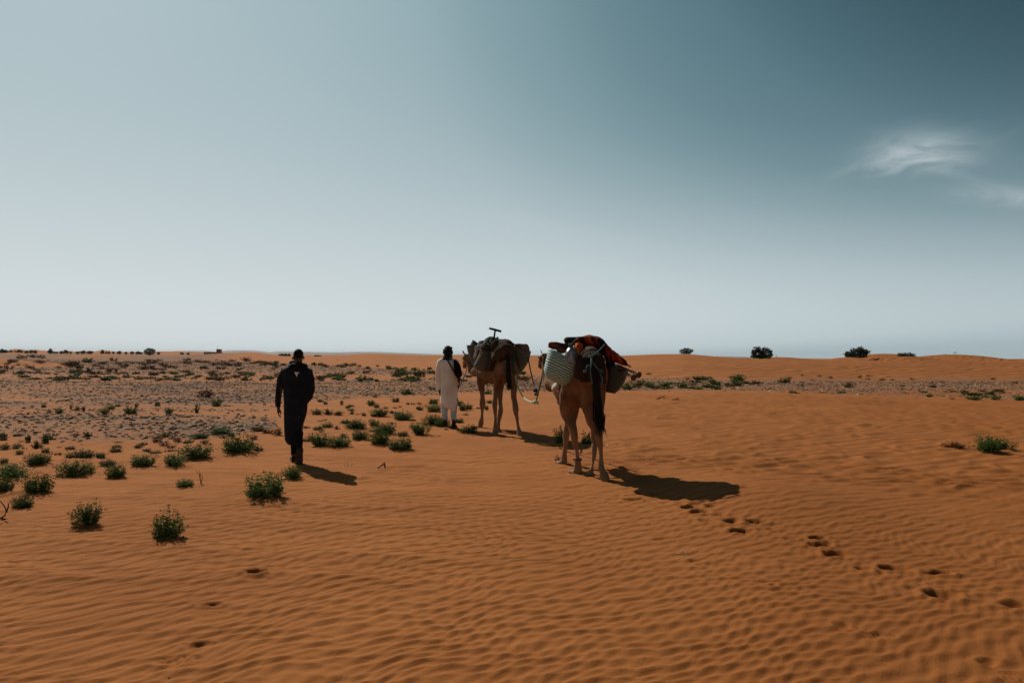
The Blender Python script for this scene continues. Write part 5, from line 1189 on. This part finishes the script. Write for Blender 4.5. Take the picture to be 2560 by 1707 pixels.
def basket(rows, mat, name, coils=14, n=64, sq=2.4, wall=.018, amp=.008):
    """open basket of stacked coils, rows from rim (first) to bottom"""
    A = np.array(rows, float); k = coils * 6
    t = np.linspace(0, len(A) - 1, k + 1); out = []
    for u in t:
        i = min(int(u), len(A) - 2); f = u - i
        p0 = A[max(i - 1, 0)]; p1 = A[i]; p2 = A[i + 1]; p3 = A[min(i + 2, len(A) - 1)]
        out.append(0.5 * ((2 * p1) + (-p0 + p2) * f + (2 * p0 - 5 * p1 + 4 * p2 - p3) * f * f + (-p0 + 3 * p1 - 3 * p2 + p3) * f ** 3))
    V, Fc, co = [], [], []
    for j, (lx, ly, rx, ry_, Y, d) in enumerate(out):
        a, b = P(lx, ly, Y), P(rx, ry_, Y); c = (a + b) / 2; h = (b - a) / 2
        ph = j / k * coils; bulge = amp * abs(math.sin(math.pi * ph)); g = 1 + bulge / h.length
        for q, p in enumerate(ring(c, h * g, FW * (d * g), n, sq)):
            V.append(p + Vector((0, 0, .0025 * math.sin(q * math.pi * 0.5 + (int(ph) % 2) * math.pi)))); co.append(0.5 + 0.5 * math.cos(2 * math.pi * ph))
    kk = len(out)
    for i in range(kk - 1):
        for q in range(n): Fc.append((i * n + q, i * n + (q + 1) % n, (i + 1) * n + (q + 1) % n, (i + 1) * n + q))
    Fc.append(tuple((kk - 1) * n + q for q in range(n)))
    # rim and inner wall
    o0 = len(V); c = sum((V[q] for q in range(n)), Vector()) / n
    for (s_, dz) in ((1.01, .012), (.93, .014), (.90, -.06)):
        for q in range(n): V.append(c + (V[q] - c) * s_ + Vector((0, 0, dz))); co.append(.4)
    prev = 0
    for m_ in range(3):
        st = o0 + m_ * n
        for q in range(n): Fc.append((prev + (q + 1) % n, prev + q, st + q, st + (q + 1) % n))
        prev = st
    V.append(c - Vector((0, 0, .07))); co.append(0)
    for q in range(n): Fc.append((prev + q, len(V) - 1, prev + (q + 1) % n))
    me = pymesh(name, V, Fc, [mat]); at = me.attributes.new('coil', 'FLOAT', 'POINT'); at.data.foreach_set('value', np.array(co, np.float32))
    return put(name, me)
def rope(name, pts, rad, mat, lab, cat='rope', knots=()):
    c = [Vector(p) for p in pts]; out = []
    for i in range(len(c) - 1):
        p0 = c[max(i - 1, 0)]; p1 = c[i]; p2 = c[i + 1]; p3 = c[min(i + 2, len(c) - 1)]
        for k in range(5):
            f = k / 5; out.append(0.5 * ((2 * p1) + (-p0 + p2) * f + (2 * p0 - 5 * p1 + 4 * p2 - p3) * f * f + (-p0 + 3 * p1 - 3 * p2 + p3) * f ** 3))
    out.append(c[-1])
    rad_ = [rad * (1 + .12 * math.sin(i * 2.1)) for i in range(len(out))]
    T = [tube(out, rad_, 6)]
    for kpt, kr in knots:
        k_ = Vector(kpt)
        T.append(tube([k_ + Vector((kr * math.cos(q * 1.2), kr * .9 * math.sin(q * 1.2), kr * .8 * math.sin(q * 2.3))) for q in range(12)], kr * .62, 6))
    V, Fc = join_vf(T); o = put(name, pymesh(name, V, Fc, [mat])); tag(o, lab, cat); return o
def bundle(name, parts, mat, lab, cat, voxel=.009, amp=.014, fs=12, seed=0, sm=2):
    o = put(name, fuse(name, parts, mat, voxel, sm, folds(fs, fs * .8, amp, seed))); tag(o, lab, cat); return o

# near camel
b = basket([(1373, 872, 1453, 913, 9.85, .20), (1369, 887, 1446, 925, 9.85, .21), (1364, 908, 1436, 943, 9.87, .20), (1361, 926, 1424, 957, 9.88, .17), (1366, 944, 1408, 965, 9.9, .10)], M_WEAVE, 'woven_basket', 13, 64, 2.5, amp=.010)
tag(b, 'teal and white striped woven basket on the left side of the rear camel', 'basket')
b = basket([(1508, 908, 1569, 925, 10.15, .20), (1508, 925, 1566, 938, 10.15, .20), (1508, 945, 1559, 955, 10.15, .18), (1509, 964, 1549, 970, 10.15, .15), (1513, 979, 1537, 983, 10.15, .09)], M_WEAVE2, 'woven_basket', 18, 64, 2.5, amp=.004)
tag(b, 'dark olive woven basket hanging right of the rear camel under the tent poles', 'basket')
bundle('blanket_roll', [limb([(1371, 863, 9.95, .035), (1374, 863, 9.95, .048), (1390, 864, 9.95, .055), (1408, 866, 9.97, .05), (1420, 868, 10.0, .04)]), limb([(1392, 876, 9.9, .04), (1408, 874, 9.9, .05), (1420, 872, 9.92, .035)])],
       M_ROLL, 'rust red rolled blanket lying over the rim of the striped basket', 'blanket', amp=.010)
bundle('blanket_roll', [limb([(1412, 856, 10.0, .05), (1418, 854, 10.0, .065), (1435, 853, 10.05, .062), (1452, 851, 10.1, .05)])], M_DARKCLOTH, 'black rolled mat at the top left of the rear camel load', 'mat', amp=.012)
bundle('orange_blanket', [lr([(1438, 1457, 858, 9.9, .06), (1436, 1458, 868, 9.86, .07), (1438, 1456, 882, 9.84, .07), (1440, 1453, 896, 9.84, .06), (1443, 1450, 908, 9.85, .04)])], M_ORANGE, 'bright orange folded blanket hanging beside the rear camel hump', 'blanket', amp=.012)
arch = [(1446, 866, 9.95, .07), (1452, 856, 9.98, .09), (1466, 851, 10.05, (.075, .2)), (1484, 852, 10.08, (.075, .28)), (1500, 860, 10.08, (.075, .28)), (1513, 874, 10.05, (.07, .26)), (1522, 888, 10.0, (.06, .22)), (1528, 902, 9.98, (.05, .18)), (1530, 912, 9.98, (.03, .12))]
arch2 = [(1520, 880, 10.0, (.05, .16)), (1535, 890, 10.0, (.06, .18)), (1548, 899, 10.0, (.055, .18)), (1560, 907, 10.0, (.04, .15)), (1567, 913, 10.0, (.02, .1))]
bundle('striped_blanket', [limb(arch, 18), limb(arch2, 18), limb([(1508, 870, 9.8, .04), (1517, 888, 9.76, .05), (1520, 905, 9.76, .045), (1521, 925, 9.78, .03)])], M_BLANKET, 'red and black striped blanket arched over the rear camel hump and load', 'blanket', .009, .024, 12, 4)
bundle('saddle_pad', [lr([(1455, 1500, 878, 9.72, .10), (1446, 1508, 892, 9.62, .14), (1440, 1512, 908, 9.60, .17), (1436, 1515, 925, 9.62, .22), (1437, 1516, 942, 9.64, .24), (1446, 1514, 954, 9.62, .20)])], cloth('very_dark_shaggy_pad', (0.040, 0.020, 0.012), (0.012, 0.007, 0.005), 12, 1.0, 1.0, 40, stretch=(1, 1, 0.25), dist=0.02), 'dark shaggy pad over the rump of the rear camel', 'pad', amp=.014)
bundle('hump_cover', [ell(P(1476, 884, 9.78), .125, .12, .10), ell(P(1466, 888, 9.76), .08, .1, .06)], cloth('grey_brown_felt', (0.16, 0.10, 0.075), (0.10, 0.062, 0.046), 14), 'grey brown felt lump tied under the ropes on the rear camel', 'felt cover', amp=.008)
bundle('water_jug', [lr([(1424, 1432, 863, 9.72, .03), (1420, 1436, 870, 9.72, .06), (1414, 1439, 880, 9.7, .085), (1413, 1441, 892, 9.7, .09), (1418, 1443, 905, 9.7, .09), (1426, 1442, 914, 9.7, .06)])], M_JUG, 'scuffed clear plastic water container on the striped basket', 'water container', .007, .005, 20, 8, 1)
bundle('felt_pad', [lr([(1386, 1396, 957, 10.35, .1), (1380, 1401, 966, 10.32, .12), (1378, 1397, 976, 10.32, .08)])], M_PAD, 'pale felt pad sticking out below the striped basket', 'pad', amp=.01)
def pole(p0, p1, rad, lab):
    root = empty('tent_pole', p1, lab, 'pole', 'metal tent poles strapped to the rear camel')
    v, f = tube([p0, p0.lerp(p1, .5), p1], rad, 16); put('pole_shaft', pymesh('pole_shaft', v, f, [M_CHROME]), root)
    d = (p1 - p0).normalized(); a = d.cross(Vector((0, 0, 1))).normalized(); b_ = d.cross(a)
    v, f = loft([(p1 - d * .006, a * .045, b_ * .045), (p1 + d * .008, a * .046, b_ * .046)], 20); put('end_plate', pymesh('end_plate', v, f, [M_CAP], False), root)
    for q in (.80, .86):
        c = p0.lerp(p1, q); v, f = loft([(c, a * rad * 1.25, b_ * rad * 1.25), (c + d * .012, a * rad * 1.25, b_ * rad * 1.25)], 14); put('collar', pymesh('collar', v, f, [M_IRON]), root)
pole(P(1515, 900, 10.3), P(1597, 937, 9.70), .018, 'upper right metal tent pole with round end plate on the rear camel')
pole(P(1510, 906, 10.25), P(1584, 944, 9.66), .018, 'lower metal tent pole with round end plate on the rear camel')
v, f = limb([(1535, 893, 9.95, (.012, .05)), (1560, 907, 9.95, (.014, .05)), (1577, 917, 9.95, (.010, .045))], 10)
tag(put('wooden_board', pymesh('wooden_board', v, f, [M_IRON])), 'short dark flat board above the tent poles', 'board')
rope('tie_rope', [P(1511, 862, 9.72), P(1500, 874, 9.60), P(1488, 885, 9.52), P(1478, 891, 9.48)], .011, M_TEAL, 'grey green rope running from the blanket top down to the knot', knots=[(P(1478, 892, 9.47), .018)])
rope('tie_rope', [P(1428, 860, 9.68), P(1430, 872, 9.62), P(1448, 884, 9.60), P(1464, 890, 9.54), P(1478, 892, 9.47)], .009, M_TEAL, 'grey green rope crossing from the water container to the knot')
rope('tie_rope', [P(1427, 862, 9.7), P(1436, 852, 9.82), P(1447, 846, 9.95), P(1456, 845, 10.05)], .008, M_TEAL, 'thin rope over the black rolled mat', knots=[(P(1426, 862, 9.68), .02)])
rope('tie_rope', [P(1478, 893, 9.46), P(1478, 910, 9.33), P(1476, 930, 9.28), P(1479, 950, 9.26), P(1480, 960, 9.27)], .010, M_TEAL, 'loose rope end hanging straight down the rump of the rear camel')
rope('tie_rope', [P(1479, 900, 9.40), P(1488, 914, 9.34), P(1497, 924, 9.32), P(1503, 927, 9.33), P(1501, 935, 9.32), P(1506, 948, 9.32), P(1504, 960, 9.33)], .010, M_TEAL, 'loose rope end with a knot hanging right of the tail root', knots=[(P(1503, 927, 9.32), .022)])
rope('tie_rope', [P(1477, 912, 9.36), P(1468, 915, 9.34), P(1465, 926, 9.34), P(1463, 929, 9.35)], .010, M_TEAL, 'short rope loop with a knotted end left of the tail root', knots=[(P(1463, 929, 9.35), .018)])
rope('rump_strap', [P(1511, 895, 9.62), P(1513, 925, 9.56), P(1514, 945, 9.56), P(1513, 975, 9.60)], .012, cloth('red_white_braid', (0.35, 0.12, 0.09), (0.06, 0.02, 0.02), 22), 'red and pale braided strap down the right flank of the rear camel', 'strap')

# front camel
bundle('shaggy_blanket', [lr([(1247, 1272, 849, 15.1, .14), (1240, 1279, 854, 15.05, .28), (1234, 1285, 866, 14.98, .40), (1229, 1288, 882, 14.95, .42), (1225, 1290, 894, 14.95, .40), (1222, 1291, 902, 15.0, .36)]),
                          lr([(1226, 1250, 880, 15.05, .28), (1221, 1246, 900, 15.05, .27), (1217, 1240, 918, 15.1, .24), (1214, 1232, 926, 15.1, .18)]), ell(P(1240, 866, 14.85), .10, .1, .16), ell(P(1264, 862, 14.85), .12, .1, .10)],
       M_BROWNFUR, 'dark brown shaggy blanket draped over the hump of the front camel', 'blanket', .011, .028, 8, 5)
b = basket([(1167, 864, 1203, 865, 15.75, .19), (1170, 880, 1205, 882, 15.75, .19), (1176, 897, 1208, 900, 15.72, .18), (1182, 912, 1212, 915, 15.7, .15), (1190, 923, 1208, 925, 15.7, .09)], M_JUTE, 'jute_basket', 14, 48, 2.5, amp=.006)
tag(b, 'grey jute basket with a wide flat rim, farther left side of the front camel', 'basket')
b = basket([(1201, 874, 1231, 878, 15.25, .15), (1197, 888, 1230, 892, 15.25, .17), (1190, 902, 1227, 908, 15.25, .17), (1185, 914, 1222, 920, 15.25, .15), (1193, 925, 1213, 928, 15.25, .09)], M_JUTE, 'jute_basket', 14, 48, 2.5, amp=.006)
tag(b, 'grey jute basket sagging low, nearer left side of the front camel', 'basket')
b = basket([(1281, 873, 1327, 879, 15.15, .20), (1283, 888, 1324, 893, 15.15, .20), (1287, 904, 1319, 907, 15.15, .18), (1290, 919, 1311, 920, 15.15, .14), (1294, 929, 1303, 930, 15.15, .07)], M_JUTE, 'jute_basket', 14, 48, 2.5, amp=.006)
tag(b, 'dark jute basket hanging on the right side of the front camel', 'basket')
bundle('cloth_bundle', [lr([(1287, 1318, 860, 15.15, .12), (1285, 1322, 866, 15.15, .16), (1284, 1325, 876, 15.15, .17), (1286, 1323, 884, 15.15, .15)])], M_PINKCLOTH, 'rounded brown and rose cloth bundle in the right jute basket', 'bundle', amp=.02)
bundle('dark_sack', [lr([(1181, 849, 1184, 849.5, 15.8, .02), (1180, 853, 1190, 854, 15.8, .06), (1177, 859, 1197, 859, 15.8, .12), (1174, 866, 1199, 866, 15.8, .15), (1176, 872, 1198, 872, 15.8, .13)], sub=2)], M_DARKCLOTH, 'pointed dark sack poking out of the farther left basket', 'sack', .008, .010, 14, 3)
bundle('grey_sack', [lr([(1199, 1212, 852, 15.5, .06), (1196, 1217, 857, 15.5, .11), (1194, 1220, 866, 15.5, .14), (1196, 1220, 875, 15.45, .13)])], M_GREYCLOTH, 'crumpled grey green sack between the two left baskets', 'sack', .008, .020, 13, 6)
bundle('tied_bundle', [ell(P(1222, 857, 15.3), .13, .16, .11), ell(P(1229, 851, 15.3), .11, .15, .09), ell(P(1217, 869, 15.2), .13, .14, .10)], M_DARKCLOTH, 'lumpy black bundle tied left of the front camel hump', 'bundle', .008, .022, 13, 9)
bundle('pale_sacking', [limb([(1186, 873, 15.1, .03), (1196, 868, 15.1, .045), (1206, 864, 15.1, .04), (1215, 858, 15.12, .04), (1224, 862, 15.1, .03)]), limb([(1192, 872, 15.1, .03), (1189, 884, 15.06, .03), (1186, 896, 15.05, .025), (1187, 906, 15.05, .015)]), limb([(1203, 875, 15.05, .03), (1201, 884, 15.05, .02), (1199, 893, 15.05, .012)])], cloth('pale_grey_sacking', (0.62, 0.60, 0.55), (0.06, 0.055, 0.05), 16), 'frayed pale sacking and cords over the left baskets', 'sacking', .007, .016, 20, 12)
bundle('rope_coil', [tube([P(1237, 846.5, 15.15) + Vector(((.06 + .015 * math.sin(q * .9)) * math.cos(q * .55), .08 * math.sin(q * .55), .03 * math.sin(q * 1.7))) for q in range(40)], .014, 6), tube([P(1232, 853, 15.0) + Vector(((.07 + .02 * math.sin(q * .7)) * math.cos(q * .6), .08 * math.sin(q * .6), .035 * math.sin(q * 1.3))) for q in range(30)], .014, 6)], M_GREENROPE, 'tangle of green rope at the foot of the iron handle', 'rope', .007, .004, 30, 4, 1)
T = [tube([P(1234.5, 850, 15.3), P(1238, 824.5, 15.3)], .020, 10), tube([P(1223, 820.3, 15.3), P(1253.3, 828.6, 15.3)], .026, 12)]
th = empty('iron_t_handle', P(1235, 850, 15.3), 'dark iron T shaped handle sticking up from the front camel load', 'handle')
put('shaft', pymesh('shaft', *T[0], [M_IRON]), th); put('crossbar', pymesh('crossbar', *T[1], [M_IRON]), th)
rope('load_strap', [P(1262, 848, 15.0), P(1272, 852, 15.0), P(1288, 862, 15.0), P(1300, 868, 14.95)], .016, M_IRON, 'dark strap from the hump of the front camel to the right basket', 'strap')
rope('green_halter_rope', [P(1281, 880, 14.8), P(1285, 900, 14.55), P(1283, 925, 14.5), P(1289, 935, 14.5)], .014, M_GREENROPE, 'green rope hanging beside the tail of the front camel', knots=[(P(1284, 901, 14.52), .03)])
rope('pale_rope', [P(1289, 938, 14.5), P(1290, 950, 14.45), P(1294, 964, 14.3), P(1303, 985, 14.0), P(1313, 997, 13.7), P(1328, 1005, 13.3), P(1335, 1002.5, 13.1), P(1340, 1003, 13.0)], .016, M_PALEROPE, 'pale green rope sagging from the front camel hip to the knot', knots=[(P(1340, 1005, 13.0), .035)])
rope('lead_rope', [P(1320, 893, 15.05), P(1326, 925, 14.6), P(1332, 950, 14.1), P(1338, 975, 13.4), P(1342, 988, 13.0)], .014, M_DARKROPE, 'dark rope from the right jute basket down to the hanging knot', knots=[(P(1339, 976, 13.3), .03), (P(1341, 985, 13.1), .028)])
rope('lead_rope', [P(1354, 912, 12.1), P(1357, 925, 12.2), P(1352, 955, 12.5), P(1346, 980, 12.8), P(1341, 1000, 13.0)], .013, M_GREENROPE, 'green brown lead rope from the rear camel muzzle down to the knot')
rope('lead_rope', [P(1163, 917, 17.35), P(1166, 925, 17.2), P(1159, 945, 16.9), P(1152, 960, 16.6), P(1146, 971, 16.45), P(1142, 990, 16.3), P(1147, 1008, 16.2), P(1153, 1028, 16.2)], .011, M_DARKROPE, 'dark lead rope from the front camel to the hand of the white-robed walker')

# ---------------------------------------------------------------- dead twigs and branches
def twig(name, px, py, hpx, pts, lab, mat=M_TWIG, rad=.006):
    p, Y = hit(px, py); s = Y / F; T = []
    for br in pts: T.append(tube([p + Vector((a * hpx * s, c * hpx * s, b_ * hpx * s)) for a, b_, c in br], [rad * (1 - .6 * k / (len(br) - 1)) for k in range(len(br))], 5))
    V, Fc = join_vf(T); o = put(name, pymesh(name, V, Fc, [mat])); tag(o, lab, 'twig'); return o
twig('dry_twig', 500, 1213, 38, [[(.1, -.05, 0), (0, .4, 0), (-.1, .7, .1), (-.32, 1, 0)], [(0, .45, 0), (.0, .75, 0), (-.05, 1.0, 0)], [(.08, .2, 0), (.1, .5, .1), (.05, .75, .1)]], 'dry forked twig standing in the sand beside the tiny green shrub')
twig('dry_twig', 645, 1139, 17, [[(0, -.05, 0), (0, .5, 0), (-.1, 1, 0)], [(0, .3, 0), (.3, .55, 0), (.35, .8, 0)], [(0, .4, 0), (-.3, .6, .1)]], 'small dry twig left of the dark-clothed walker', rad=.005)
twig('dry_twig', 950, 1172, 15, [[(-.5, 0, 0), (.1, .5, 0), (.7, 1.1, 0)], [(.7, 1.1, 0), (.85, .5, 0), (.9, 0, 0)], [(.1, .5, 0), (.6, .7, .2), (.75, .2, .2)]], 'bent dry twig arching over the sand in the middle', rad=.011)
twig('dead_branch', 6, 1300, 48, [[(-.5, -.05, 0), (-.1, .1, 0), (.12, .25, 0), (.2, .45, 0), (.1, .7, 0), (-.1, .95, 0), (-.3, 1.1, 0)], [(-.1, .1, 0), (.15, .0, .2), (.35, .0, .3)], [(.18, .4, 0), (.3, .7, 0), (.28, .9, 0)]], 'curved dead branch at the left edge of the sand', rad=.010)
twig('dry_twig', 165, 1347, 26, [[(-.5, .02, 0), (0, .08, 0), (.6, .03, 0)]], 'short dark stick lying on the left foreground sand', rad=.006)
twig('dry_twig', 1716, 1384, 30, [[(-.8, .03, 0), (-.2, .1, -.2), (.3, .12, 0), (.6, .04, -.2)], [(-.2, .1, 0), (-.5, .25, .2)], [(.1, .1, 0), (.2, .3, .2)]], 'bleached pale twig lying on the right foreground sand', M_PALE_TWIG, .0045)
twig('dry_twig', 1655, 998, 24, [[(-.6, .05, 0), (0, .2, 0), (.5, .1, 0)], [(0, .2, 0), (.4, .45, 0)], [(-.3, .1, 0), (-.1, .4, 0)]], 'dark twig lying on the sand beyond the rear camel, left one', rad=.02)
twig('dry_twig', 1690, 1000, 18, [[(-.6, .05, 0), (0, .15, 0), (.5, .1, 0)], [(0, .15, 0), (.35, .4, 0)]], 'dark twig lying on the sand beyond the rear camel, right one', rad=.02)
twig('dry_twig', 870, 1168, 26, [[(-.6, .02, 0), (0, .1, 0), (.7, .03, 0)], [(0, .1, 0), (-.1, .5, 0)], [(.3, .05, 0), (.4, .4, 0)], [(-.3, .05, 0), (-.35, .35, 0)]], 'thin dry sprig right of the dark-clothed walker', rad=.004)

# ---------------------------------------------------------------- air
def haze_box():
    v, f = box(-15000, 15000, -15000, 15000, -6.0, 62.0)
    m = bpy.data.materials.new('desert_air'); m.use_nodes = True; nt = m.node_tree; nt.nodes.clear()
    o = N(nt, 'ShaderNodeOutputMaterial'); pv = N(nt, 'ShaderNodeVolumePrincipled')
    pv.inputs['Color'].default_value = (0.86, 0.93, 0.97, 1); pv.inputs['Density'].default_value = 0.00004; pv.inputs['Anisotropy'].default_value = 0.0
    nt.links.new(pv.outputs[0], o.inputs['Volume'])
    ob = put('haze', pymesh('haze', v, f, [m], False)); tag(ob, 'thin pale haze over the desert plain', kind='stuff')
haze_box()
